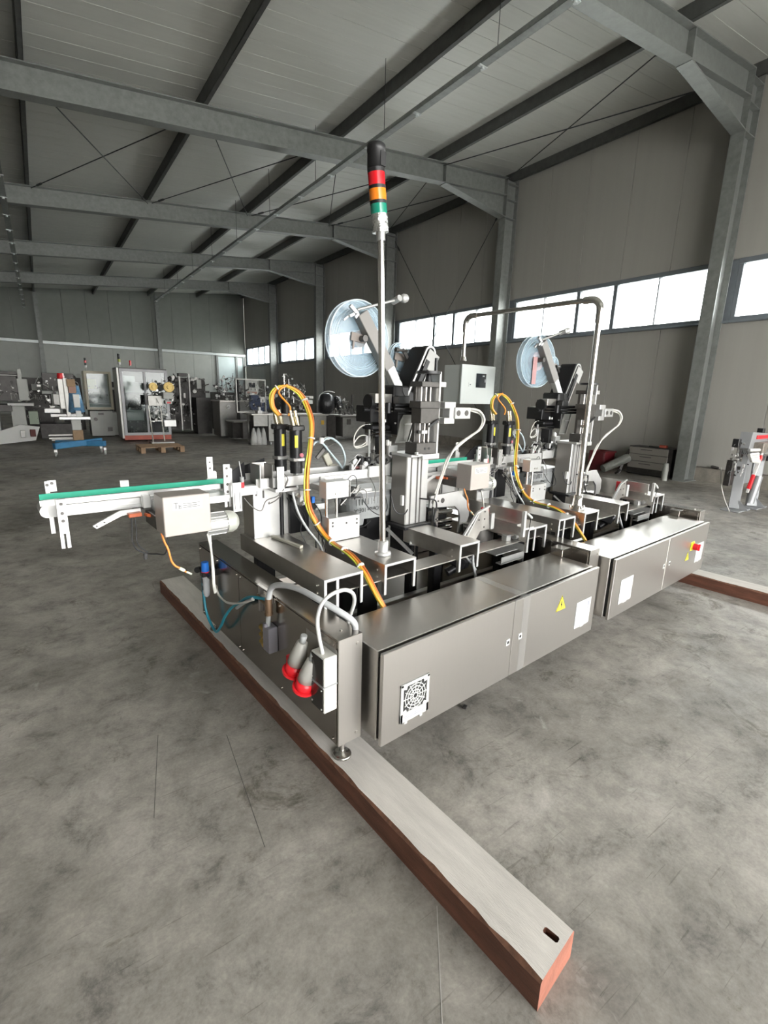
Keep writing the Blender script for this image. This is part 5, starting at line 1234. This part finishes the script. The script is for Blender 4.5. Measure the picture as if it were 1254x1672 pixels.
mech(t, -1.2, -.45, 15.5, 15.8, 1.05, 1.6, 40, 1, (1, 0)); mech(t, -.3, -.05, 15.6, 16, .6, 1.3, 26, 2, (0, 1))
P(t, 'green_bin', mat('grey_green_bin', (.30, .36, .28), .5), (-.30, -.10, 15.7, 16.2, .52, .85))

# grey machine between the white one and the blue-footed stand
t = H('filling_machine', 'grey cluttered machine between the white tray and the blue stand', 'machine', (.45, 17.6, 0))
P(t, 'machine_table', M_shell, (.05, .55, 17.4, 18.2, 1.28, 1.36)); P(t, 'lower_table', M_aluw, (.18, .95, 16.6, 17.2, .66, .74), (.05, .42, 16.9, 17.4, .76, .88)); P(t, 'base', M_darkm, (-.1, .95, 17.4, 18.4, 0, .42)); P(t, 'dark_hopper', M_darkm, (.1, .9, 17.9, 18.5, 1.40, 1.88))
mech(t, -.05, .82, 17.1, 17.8, .75, 1.75, 120, 3, (0, 1, 2)); P(t, 'white_case', M_white, (.46, .62, 17.0, 17.2, 1.42, 1.56)); P(t, 'funnel', M_steelm, (.30, .52, 17.1, 17.3, .98, 1.28))

# blue-footed stand
t = H('blue_stand_machine', 'tall machine wrapped in blue film on a blue cross foot with castors', 'machine', (.6, 12.9, 0))
M_b = M_bluepaint
q = MB(); q.beam((.12, 12.62, .24), (1.05, 13.02, .30), .13, .13, c=.01); q.build('foot_beam', M_b, t)
q = MB(); q.beam((.18, 13.15, .26), (1.10, 12.72, .26), .13, .12, c=.01); q.build('foot_beam', M_b, t)
P(t, 'grey_pipes', M_steelm, (.05, .55, 12.95, 13.02, .36, .40), (.05, .55, 13.05, 13.12, .42, .46), (.1, .6, 13.2, 13.3, .30, .35))
for x, y in ((.14, 12.60), (1.08, 12.70), (.16, 13.2), (1.04, 13.1)):
    q = MB(); q.cyl((x - .02, y, .065), (x + .02, y, .065), .062, 18); cw_ = q.build('castor_wheel', M_shell, t); P(t, 'castor_fork', M_aluw, (x - .03, x + .03, y - .03, y + .05, .10, .17))
P(t, 'cardboard_pad', M_cardb, (.50, .70, 12.78, 12.95, .34, .56)); P(t, 'lower_post', M_shell, (.50, .68, 12.8, 12.95, .56, .80)); P(t, 'tray', M_aluw, (.28, .86, 12.65, 12.95, .80, .86)); P(t, 'post', M_steelm, (.44, .52, 12.9, 13.05, .85, 1.68)); 
P(t, 'grey_case', M_steelm, (.34, .44, 12.95, 13.2, 1.02, 1.66))
q = MB(); q.lathe([(.001, .60), (.10, .58), (.13, .30), (.17, .02), (.12, 0)], (.63, 12.92, .94), n=9); q.build('blue_film', M_bluefilm, t)
P(t, 'wrapped_head', M_cardb, (.50, .66, 12.8, 13.0, 1.50, 1.66)); P(t, 'brown_box', mat('pinkish_brown', (.40, .24, .19), .7), (.52, .66, 12.78, 12.95, 1.36, 1.50)); P(t, 'white_tool', M_white, (.58, .70, 12.68, 12.78, 1.06, 1.34), (.60, .70, 12.66, 12.76, .86, .99))
q = MB(); q.cyl((.41, 12.98, 1.66), (.41, 12.98, 1.78), .075, 16, .06); q.build('red_beacon', M_redlens, t)

# cream cabinet machine with a glazed hood
t = H('cream_machine', 'cream machine with glazed hood, white lower cabinet and black and red signal light', 'machine', (1.5, 17.5, 0))
P(t, 'lower_cabinet', M_shell, (1.18, 1.80, 17.4, 18.1, .04, .80), (1.80, 2.0, 17.5, 18.1, .05, .75)); fb = frame_box(t, 'hood_frame', M_cream, 1.12, 1.84, 17.3, 17.95, .84, 1.97, .07)
P(t, 'guard_pane', M_clear, (1.20, 1.76, 17.32, 17.33, .92, 1.90), c=0); P(t, 'inner_back', M_shell, (1.2, 1.78, 17.85, 17.9, .92, 1.9)); P(t, 'coloured_sheet', M_yg, (1.22, 1.45, 17.6, 17.62, 1.45, 1.75)); P(t, 'deck', M_white, (1.2, 1.78, 17.4, 17.9, .90, 1.02))
mech(t, 1.22, 1.72, 17.42, 17.8, 1.02, 1.55, 60, 5, (0, 1)); P(t, 'label_plate', M_darkgrey, (1.40, 1.55, 17.39, 17.40, .68, .74), (1.62, 1.75, 17.39, 17.40, .18, .30), c=.001)
q = MB(); q.cyl((1.32, 17.30, .55), (1.32, 17.4, .55), .05, 14); q.build('hand_knob', M_darkgrey, t); beacon(t, 1.22, 17.5, 1.97, (3, 1, 0, 1))

# grey framed enclosure
t = H('framed_enclosure', 'tall pale framed enclosure with clear doors on a red base', 'machine', (2.5, 15.9, 0))
P(t, 'red_base', M_redpaint, (1.85, 3.10, 15.6, 16.4, .05, .19)); fb = frame_box(t, 'door_frame', mat('pale_lilac_frame', (.46, .46, .48), .4), 1.86, 3.10, 15.55, 15.62, .19, 2.03, .075)
P(t, 'centre_post', MATS['pale_lilac_frame'], (2.46, 2.52, 15.55, 15.62, .26, 1.96)); P(t, 'side_wall', M_steelm, (1.80, 1.86, 15.6, 16.45, .1, 2.05)); P(t, 'roof', M_darkm, (1.80, 3.10, 15.62, 16.45, 2.0, 2.06)); P(t, 'back_wall', M_darkm, (1.86, 3.10, 16.35, 16.4, .2, 2.0))
P(t, 'door_pane', M_clear, (1.93, 2.46, 15.58, 15.585, .26, 1.96), (2.52, 3.03, 15.58, 15.585, .26, 1.96), c=0); P(t, 'panel', M_shell, (2.0, 2.45, 15.85, 15.88, 1.38, 1.68)); P(t, 'panel_behind', M_steelm, (1.98, 2.3, 15.95, 15.98, 1.5, 1.85)); P(t, 'lower_panel', M_shell, (1.98, 2.42, 15.72, 15.75, .60, .90))
mech(t, 1.98, 2.9, 15.8, 16.2, .9, 1.3, 70, 7, (1, 0)); mech(t, 1.98, 2.5, 15.75, 16.1, .22, .58, 40, 8, (0, 1)); beacon(t, 1.92, 15.8, 2.05, (3, 4, 1, 1), .035); beacon(t, 2.25, 16.2, 2.05, (0, 0), .03)
# machine with two brass reels in front
t = H('brass_reel_machine', 'small machine with two brass coloured reels in front of the framed enclosure', 'machine', (2.9, 15.0, 0))
for x in (2.47, 2.77):
    q = MB(); q.cyl((x, 14.9, .05), (x - .04, 14.9, 1.05), .018, 10); q.build('leg_tube', M_ss, t)
P(t, 'cross_bar', M_ss, (2.47, 2.78, 14.89, 14.91, .62, .64)); P(t, 'front_case', M_shell, (2.80, 3.05, 14.75, 15.1, 1.24, 1.42), (2.84, 3.02, 14.75, 15.0, 1.10, 1.2)); P(t, 'frame_plate', M_steelm, (2.44, 2.80, 14.95, 15.0, 1.04, 1.32)); P(t, 'white_block', M_aluw, (2.78, 3.1, 14.8, 15.2, .48, .66)); P(t, 'red_tag', M_red, (2.88, 2.98, 14.74, 14.75, 1.12, 1.16), c=0); P(t, 'base_plate', M_steelm, (2.4, 3.0, 14.7, 15.3, .02, .06))
for x, z, r in ((2.58, 1.56, .11), (2.98, 1.56, .135)):
    q = MB(); q.cyl((x, 14.85, z), (x, 14.95, z), r, 24); q.cyl((x, 14.80, z), (x, 14.85, z), r * .4, 16); q.ring((x, 14.84, z), (0, 1, 0), r * .85, r * .75, .02, 24); q.build('brass_reel', mat('aged_brass_reel', (.26, .19, .07), .38, .8, .3, 30), t)
mech(t, 2.45, 3.1, 14.8, 15.2, .6, 1.0, 70, 9, (0, 2)); mech(t, 2.45, 3.1, 14.85, 15.2, 1.05, 1.75, 50, 10, (0, 1, 2))
# pallet
t = H('wooden_pallet', 'empty raw wooden pallet on the floor in front of the enclosures', 'pallet', (2.35, 12.95, 0))
for k in range(5): P(t, 'deck_board', M_pallet, (1.84 + k * .212, 1.96 + k * .212, 12.68, 13.46, .125, .145), c=.003) if False else P(t, 'deck_board', M_pallet, (1.82, 2.80, 12.66 + k * .172, 12.77 + k * .172, .125, .146), c=.003)
for x in (1.82, 2.26, 2.70): P(t, 'stringer', M_pallet, (x, x + .10, 12.66, 13.46, .103, .124), c=.002); P(t, 'bottom_board', M_pallet, (x, x + .10, 12.66, 13.46, 0, .02), c=.002)
for x in (1.82, 2.26, 2.70):
    for y in (12.66, 13.0, 13.36): P(t, 'block', M_pallet, (x, x + .10, y, y + .10, .02, .103), c=.002)

# dark racks
t = H('dark_rack_machine', 'dark tall machine frame with upright bars right of the framed enclosure', 'machine', (4.4, 18.6, 0))
P(t, 'upright', M_steelm, (3.98, 4.04, 18.2, 18.3, .1, 1.98), (4.28, 4.33, 18.1, 18.2, .1, 2.05), (3.6, 3.65, 18.6, 18.7, .1, 1.9)); P(t, 'dark_body', M_darkm, (3.5, 5.0, 18.7, 19.3, .1, 1.92)); P(t, 'top_case', M_darkm, (3.98, 4.25, 18.1, 18.4, 1.95, 2.06)); P(t, 'black_base', M_darkm, (4.45, 4.95, 17.9, 18.5, 0, 1.25)); P(t, 'control_case', M_shell, (4.5, 4.66, 17.9, 18.0, 1.55, 1.85))
mech(t, 3.6, 5.0, 18.2, 18.7, .3, 1.9, 150, 11, (0, 1, 1))
# stainless machine with control panel
t = H('control_panel_machine', 'stainless machine with handwheel and upright control panel left of the blue wheels', 'machine', (5.2, 16.6, 0))
P(t, 'cabinet', M_steelm, (4.72, 5.28, 16.1, 16.9, .05, 1.16), (5.32, 5.75, 15.95, 16.7, .5, 1.16)); P(t, 'table_top', M_plate, (4.68, 5.78, 15.9, 16.95, 1.16, 1.20)); P(t, 'low_bench', M_plate, (4.80, 5.60, 15.0, 15.8, .56, .60)); P(t, 'bench_box', M_steelm, (5.1, 5.5, 15.05, 15.5, .05, .56)); P(t, 'bench_body', M_darkm, (4.85, 5.1, 15.3, 15.8, .05, .56))
q = MB(); q.ring((4.98, 16.05, 1.0), (0, 1, 0), .06, .035, .05, 18); q.cyl((4.98, 16.0, 1.0), (4.98, 16.1, 1.0), .02, 10); q.build('handwheel', M_aluw, t)
P(t, 'dark_column', M_darkm, (5.28, 5.32, 15.9, 16.0, .6, 1.9)); cp_ = P(t, 'control_panel', M_shell, (5.42, 5.86, 15.6, 15.75, 1.38, 1.86)); P(cp_, 'screen', M_screen, (5.54, 5.74, 15.59, 15.6, 1.63, 1.78), c=.001); P(cp_, 'button_row', mat('brown_keys', (.30, .16, .12), .5), (5.48, 5.80, 15.59, 15.6, 1.44, 1.50), c=.001)
mech(t, 4.7, 5.5, 15.95, 16.6, 1.2, 1.95, 120, 12, (2, 1, 0)); 
# blue wheel machine
t = H('blue_wheel_machine', 'machine with two dark blue wheels beside the control panel', 'machine', (5.7, 15.0, 0))
for x, r in ((5.42, .17), (5.68, .21)):
    q = MB(); q.cyl((x, 14.8, 1.12), (x, 14.9, 1.12), r, 26); q.ring((x, 14.79, 1.12), (0, 1, 0), r * .9, r * .75, .02, 26); q.cyl((x, 14.76, 1.12), (x, 14.8, 1.12), r * .25, 12); q.build('blue_wheel', mat('dark_blue_wheel', (.035, .05, .10), .35, .3, .3, 20), t)
P(t, 'bench', M_darkm, (5.3, 5.95, 14.75, 14.98, .0, .86)); P(t, 'blue_case', MATS['dark_blue_wheel'], (5.35, 5.6, 14.92, 15.1, .95, 1.4)); mech(t, 5.35, 5.85, 14.8, 14.95, .86, .98, 30, 13, (2, 0)); P(t, 'top_bar', M_white, (5.30, 5.46, 14.9, 15.0, 1.40, 1.46))
# table with bags and gantry over it
t = H('packing_table', 'stainless table machine on castors with white bags stuffed beneath', 'machine', (5.2, 13.7, 0))
P(t, 'table_top', M_plate, (4.80, 5.85, 13.4, 14.1, .86, .90)); P(t, 'front_panel', M_steelm, (4.86, 5.28, 13.42, 13.5, .55, .86)); P(t, 'cabinet', M_steelm, (5.30, 5.66, 13.42, 14.0, .12, .86)); P(t, 'dark_slot', M_darkgrey, (5.42, 5.48, 13.41, 13.42, .32, .36), (5.38, 5.39, 13.41, 13.42, .62, .72), c=0)
frame_box(t, 'gantry', M_steelm, 4.62, 5.52, 14.1, 14.2, .9, 1.86, .035); P(t, 'white_sign', M_label, (5.32, 5.46, 14.05, 14.06, 1.20, 1.36), c=.001)
q = MB(); q.prism([(0, 0), (.05, 0), (.025, .05)], (5.365, 14.045, 1.25), (1, 0, 0), (0, 0, 1), .002); q.build('sign_mark', M_ink, t)
P(t, 'fittings', M_aluw, (5.02, 5.16, 13.5, 13.7, .90, .98), (5.06, 5.12, 13.52, 13.6, .98, 1.08)); mech(t, 4.9, 5.5, 14.0, 14.3, 1.05, 1.78, 110, 14, (1, 0, 1))
for x, y in ((5.36, 13.45), (5.6, 13.45), (4.9, 13.95)):
    q = MB(); q.cyl((x - .015, y, .05), (x + .015, y, .05), .05, 14); q.build('castor', M_aluw, t)
P(t, 'leg', M_steelm, (4.86, 4.91, 13.93, 13.98, .1, .86))
for k, (x, w_) in enumerate(((4.90, .13), (5.04, .13), (5.19, .12))):
    q = MB(); rr = random.Random(k); q.lathe([(.001, 0), (w_ * .75, .01), (w_ * .8, .14), (w_ * .55, .34), (w_ * .3, .46), (.02, .50)], (x, 13.55, .0), n=9); o = q.build('plastic_bag', M_bag, hall=True, loc=(x, 13.55, 0)); tag(o, ('leftmost', 'middle', 'rightmost')[k] + ' of three crumpled white bags under the stainless packing table', 'bag', 'white bags under the packing table')
# machine behind the orange cable loop
t = H('capping_machine', 'stainless machine with tall thin rods seen behind the orange cable loop', 'machine', (6.2, 13.9, 0))
P(t, 'cabinet', M_steelm, (6.45, 6.9, 13.8, 14.4, 0, .82), (5.95, 6.4, 13.9, 14.4, .3, .85)); P(t, 'table_top', M_plate, (5.9, 7.0, 13.7, 14.5, .84, .88)); P(t, 'yellow_sign', mat('amber_sign', (.60, .36, .04), .5), (6.88, 6.98, 14.10, 14.11, .48, .62), c=.001)
q = MB(); q.cyl((6.1, 14.1, 1.2), (6.1, 14.1, 2.05), .018, 8); q.cyl((6.25, 14.1, 1.2), (6.25, 14.1, 1.9), .014, 8); q.cyl((6.4, 14.1, 1.2), (6.42, 14.1, 1.75), .018, 8); q.build('thin_rod', M_ss, t)
q = MB(); q.cyl((6.10, 14.0, .88), (6.10, 14.0, 1.35), .15, 20); q.build('dark_drum', M_darkm, t); mech(t, 6.0, 6.8, 13.8, 14.3, .9, 1.75, 150, 15, (0, 1, 2)); mech(t, 6.0, 6.35, 14.0, 14.2, 1.6, 2.05, 30, 16, (0, 2))
P(t, 'white_case', M_white, (6.6, 6.95, 13.9, 14.1, 1.18, 1.30), (6.55, 7.0, 13.95, 14.2, 1.34, 1.42))
# machine with the black film drum
t = H('film_drum_machine', 'stainless machine with black film covered drum below the large clear reel', 'machine', (8.2, 14.5, 0))
P(t, 'cabinet', M_steelm, (7.30, 7.75, 14.5, 15.1, .1, .80), (8.15, 8.85, 14.1, 14.7, .12, .76)); P(t, 'table_top', M_plate, (7.2, 7.8, 14.4, 15.1, .80, .85), (8.0, 9.1, 14.0, 14.8, .78, .83)); P(t, 'black_column', M_darkm, (7.75, 8.05, 14.4, 14.9, .05, .82)); P(t, 'rear_cabinet', M_steelm, (8.85, 9.1, 14.2, 14.8, .12, .76)); P(t, 'orange_sign', MATS['amber_sign'], (7.55, 7.66, 14.49, 14.50, .5, .64), c=.001)
q = MB(); q.lathe([(.001, -.22), (.28, -.20), (.34, -.08), (.34, .10), (.28, .22), (.001, .24)], (7.72, 14.5, 1.18), (1, -.3, 0), 22); q.build('black_drum', M_film, t); q = MB(); q.lathe([(.001, -.12), (.22, -.1), (.26, .0), (.18, .12), (.001, .14)], (8.15, 14.45, 1.2), (1, -.3, .3), 14); q.build('black_roll', M_film, t)
q = MB(); q.tube([(7.35, 14.3, 1.3), (7.45, 14.3, 1.5), (7.7, 14.3, 1.58), (7.95, 14.3, 1.55)], .012); q.build('grey_pipe', M_aluw, t); mech(t, 7.9, 8.7, 14.1, 14.6, .85, 1.15, 70, 17, (0, 1)); mech(t, 8.0, 8.4, 14.1, 14.4, 1.0, 1.5, 40, 18, (0, 2)); P(t, 'dial', M_darkgrey, (8.3, 8.45, 14.08, 14.1, .52, .70), (8.86, 8.98, 14.18, 14.2, .60, .68), c=.001)
q = MB(); q.cyl((8.75, 14.5, .83), (8.75, 14.5, 1.5), .03, 10); q.build('dark_post', M_darkm, t)
# row continuing behind, mostly hidden
t = H('rear_cabinet', 'dark low cabinets along the far wall behind the other machines', 'cabinet', (7.0, 20.5, 0))
P(t, 'cabinet', M_darkm, (5.6, 6.4, 19.6, 20.3, 0, 1.45), (6.6, 7.3, 19.5, 20.2, 0, 1.3), (7.5, 8.4, 19.7, 20.4, 0, 1.4)); mech(t, 5.6, 8.3, 19.4, 19.9, 1.2, 1.75, 110, 19, (1, 0, 2))
t = H('rear_machine', 'dark machines standing beyond the grey and cream ones at the left', 'machine', (.8, 20.5, 0))
P(t, 'cabinet', M_darkm, (-.6, .3, 20.0, 20.6, .05, 1.75), (.6, 1.2, 20.0, 20.6, .05, 1.8), (2.0, 2.7, 19.5, 20.1, .05, 1.7)); P(t, 'pale_case', M_shell, (-.2, .5, 19.6, 20.0, 1.35, 1.55)); mech(t, -.6, 3.0, 19.2, 19.8, .5, 1.9, 110, 20, (1, 0, 4))

# drawer cabinet by the column
t = H('drawer_cabinet', 'low beige drawer cabinet with black side standing beside the near column', 'cabinet', (10.45, 5.1, 0))
P(t, 'black_body', M_darkm, (10.30, 10.70, 4.62, 5.52, .02, .60)); M_dr = mat('beige_grey_drawer', (.22, .205, .185), .5)
for k in range(3):
    z = .15 + k * .148; d = P(t, 'drawer', M_dr, (10.27, 10.30, 4.70, 5.50, z, z + .14)); P(d, 'drawer_handle', M_darkm, (10.262, 10.27, 5.02, 5.26, z + .088, z + .10), c=.001)
q = MB(); q.obox((10.45, 4.85, .62), (.12, .10, .04), (.2, .1, .4), .01); q.build  
t = H('red_power_tool', 'red and black power tool lying on the drawer cabinet', 'tool', (10.45, 4.9, .60)); P(t, 'red_body', M_redpaint, (10.38, 10.44, 4.80, 4.95, .605, .66)); P(t, 'black_grip', M_darkm, (10.36, 10.42, 4.95, 5.15, .602, .63), (10.42, 10.47, 4.86, 4.92, .60, .64))
q = MB(); 
t = H('white_bottles', 'two white cans stacked beside the drawer cabinet', 'can', (10.05, 4.60, 0))
q = MB(); q.cyl((10.05, 4.60, 0), (10.05, 4.60, .19), .055, 16); q.build('lower_can', M_shell, t); q = MB(); q.cyl((10.05, 4.60, .19), (10.05, 4.60, .34), .06, 16, .045); q.build('upper_can', M_shell, t)
t = H('red_crate', 'dark red crate on the floor against the right wall', 'crate', (10.15, 6.05, 0)); P(t, 'crate_side', mat('dark_red_crate', (.10, .008, .012), .5), (9.95, 10.35, 5.85, 5.88, .02, .44), (9.95, 10.35, 6.2, 6.23, .02, .44), (9.95, 9.98, 5.88, 6.2, .02, .44), (10.32, 10.35, 5.88, 6.2, .02, .44)); P(t, 'crate_floor', MATS['dark_red_crate'], (9.98, 10.32, 5.88, 6.2, .02, .05)); P(t, 'crate_rib', MATS['dark_red_crate'], (9.93, 10.37, 5.83, 5.86, .20, .24), (9.93, 10.37, 5.83, 5.86, .40, .44))
t = H('wrapped_bundle', 'long pale plastic wrapped bundle lying beside the red crate', 'bundle', (10.0, 5.55, 0))
q = MB(); q.cyl((9.72, 5.72, .10), (10.25, 5.50, .34), .085, 12, .10); q.build('film_wrapping', mat('cloudy_film', (.16, .165, .15), .3, 0, .2, 20, .8, 14, bdist=.02), t); q = MB(); q.cyl((9.85, 5.5, .03), (9.82, 5.4, .12), .025, 8); q.beam((10.15, 5.6, .0), (10.2, 5.55, .30), .05, .05); q.build('dark_support', M_darkm, t)
q = MB(); q.beam((10.2, 5.52, .40), (10.33, 5.52, .50), .05, .05); q.build('black_end', M_darkm, t)

# grey machine at the right edge
t = H('red_striped_machine', 'grey steel machine with red and white arm cut off by the right edge', 'machine', (8.6, 2.7, 0))
M_gl = mat('grey_leg_paint', (.36, .37, .38), .4, .3, .05, 10)
for (x, y, tx_, ty_2) in ((8.20, 2.72, 8.42, 2.80), (8.68, 2.66, 8.80, 2.72)):
    q = MB(); q.beam((x, y, .02), (tx_, ty_2, .84), .13, .10, c=.006); lg = q.build('leg', M_gl, t)
    q = MB(); q.obox((x + .02, y - .02, .012), (.42, .24, .02), None, .003); q.prism([(0, 0), (.10, 0), (0, .16)], (x + .05, y - .01, .02), (1, 0, 0), (0, 0, 1), .01); q.prism([(0, 0), (.14, 0), (0, .14)], (x, y - .05, .02), (0, -1, 0), (0, 0, 1), .01); q.build('foot_plate', M_gl, lg)
    q = MB(); q.cyl((x + .12, y - .08, .02), (x + .12, y - .08, .045), .018, 8); q.build('foot_bolt', M_bolt, lg)
q = MB(); q.prism([(8.02, .92), (8.06, 1.14), (9.3, 1.09), (9.3, .78), (8.25, .82)], (0, 2.76, 0), (1, 0, 0), (0, 0, 1), .14); q.build('head_housing', M_gl, t)
P(t, 'red_stripe', M_red, (8.22, 9.3, 2.605, 2.62, 1.045, 1.095), c=.001); P(t, 'side_case', M_darkm, (7.76, 7.88, 2.68, 2.76, .40, .76)); P(t, 'black_motor', M_black, (7.82, 7.90, 2.68, 2.76, .93, 1.05)); P(t, 'black_knob', M_black, (8.68, 8.76, 2.7, 2.78, 1.10, 1.18)); P(t, 'working_table', mat('worn_brown_steel', (.24, .21, .18), .5, .3, .3, 15), (8.18, 9.3, 2.50, 2.62, .86, 1.0)); P(t, 'black_switch', M_black, (8.62, 8.74, 2.55, 2.58, .72, .80)); P(t, 'rear_panel', M_gl, (8.8, 9.3, 2.9, 2.95, .3, .8))
q = MB(); q.tube([(7.98, 2.60, .90), (8.15, 2.55, .90), (8.27, 2.55, .90), (8.31, 2.55, .86), (8.29, 2.55, .76)], .022, 10); arm = q.build('white_arm', M_white, t)
q = MB(); q.beam((8.28, 2.55, .76), (8.155, 2.54, .54), .04, .05, c=.004); q.build('white_bar', M_white, arm); q = MB(); q.beam((8.15, 2.54, .55), (8.03, 2.53, .36), .045, .055, c=.01); q.build('red_grip', M_red, arm); q = MB(); q.beam((8.03, 2.53, .36), (8.01, 2.53, .31), .025, .03); q.build('white_tip', M_white, arm); q = MB(); q.cyl((8.28, 2.53, .78), (8.28, 2.60, .78), .045, 14); q.build('red_joint', M_red, arm)
q = MB()
for k in range(5): q.cyl((7.86 + .03 * k, 2.55, .84 - .02 * k), (8.02 + .02 * k, 2.50, .86 - .03 * k), .022, 8)
q.build('white_clamps', M_white, t)['kind'] = 'stuff'
q = MB(); q.tube([(7.99, 2.9, .62), (7.9, 2.85, .55), (7.83, 2.80, .40), (7.82, 2.72, .20), (7.86, 2.66, .06), (7.90, 2.66, .02)], .006); q.build('white_cord', M_offwhite, t); q = MB(); q.cyl((8.42, 2.6, .1), (8.50, 2.58, .50), .05, 12); q.build('spring_tube', M_gl, t)
mech(t, 7.72, 8.12, 2.62, 2.76, .55, 1.0, 50, 21, (0, 1, 2))
mech(t, 8.25, 9.2, 2.46, 2.52, .84, 1.0, 40, 22, (0, 4))
# debris at the wall foot
t = H('rag', 'small dark rag on the floor beside the near column', 'rag', (10.6, 3.95, .27)); q = MB(); q.obox((10.68, 3.98, .31), (.10, .14, .05), (.2, .1, .3), .015); q.build('cloth', M_darkm, t)
# floor crumb
q = MB(); q.obox((1.674, 1.334, .010), (.034, .02, .012), (.1, .2, .5), .003); o = q.build('metal_scrap', M_darkm, loc=(1.674, 1.334, 0)); tag(o, 'small dark scrap on the floor below the front cabinet', 'scrap')

# long scratches in the concrete
M_scr = mat('pale_scratch', (.50, .48, .45), .8); M_scrd = mat('dark_scratch', (.09, .085, .08), .8)
for p, r, m_ in (((.88, .75), (.687, .543), M_scr), ((.434, 2.047), (.30, 1.60), M_scrd), ((.674, 1.863), (.56, 1.25), M_scrd)):
    q = MB(); q.beam((p[0], p[1], .0004), (r[0], r[1], .0004), .0022, .0008)
    o = q.build('floor_scratch', m_, loc=(p[0], p[1], 0)); o['kind'] = 'structure'
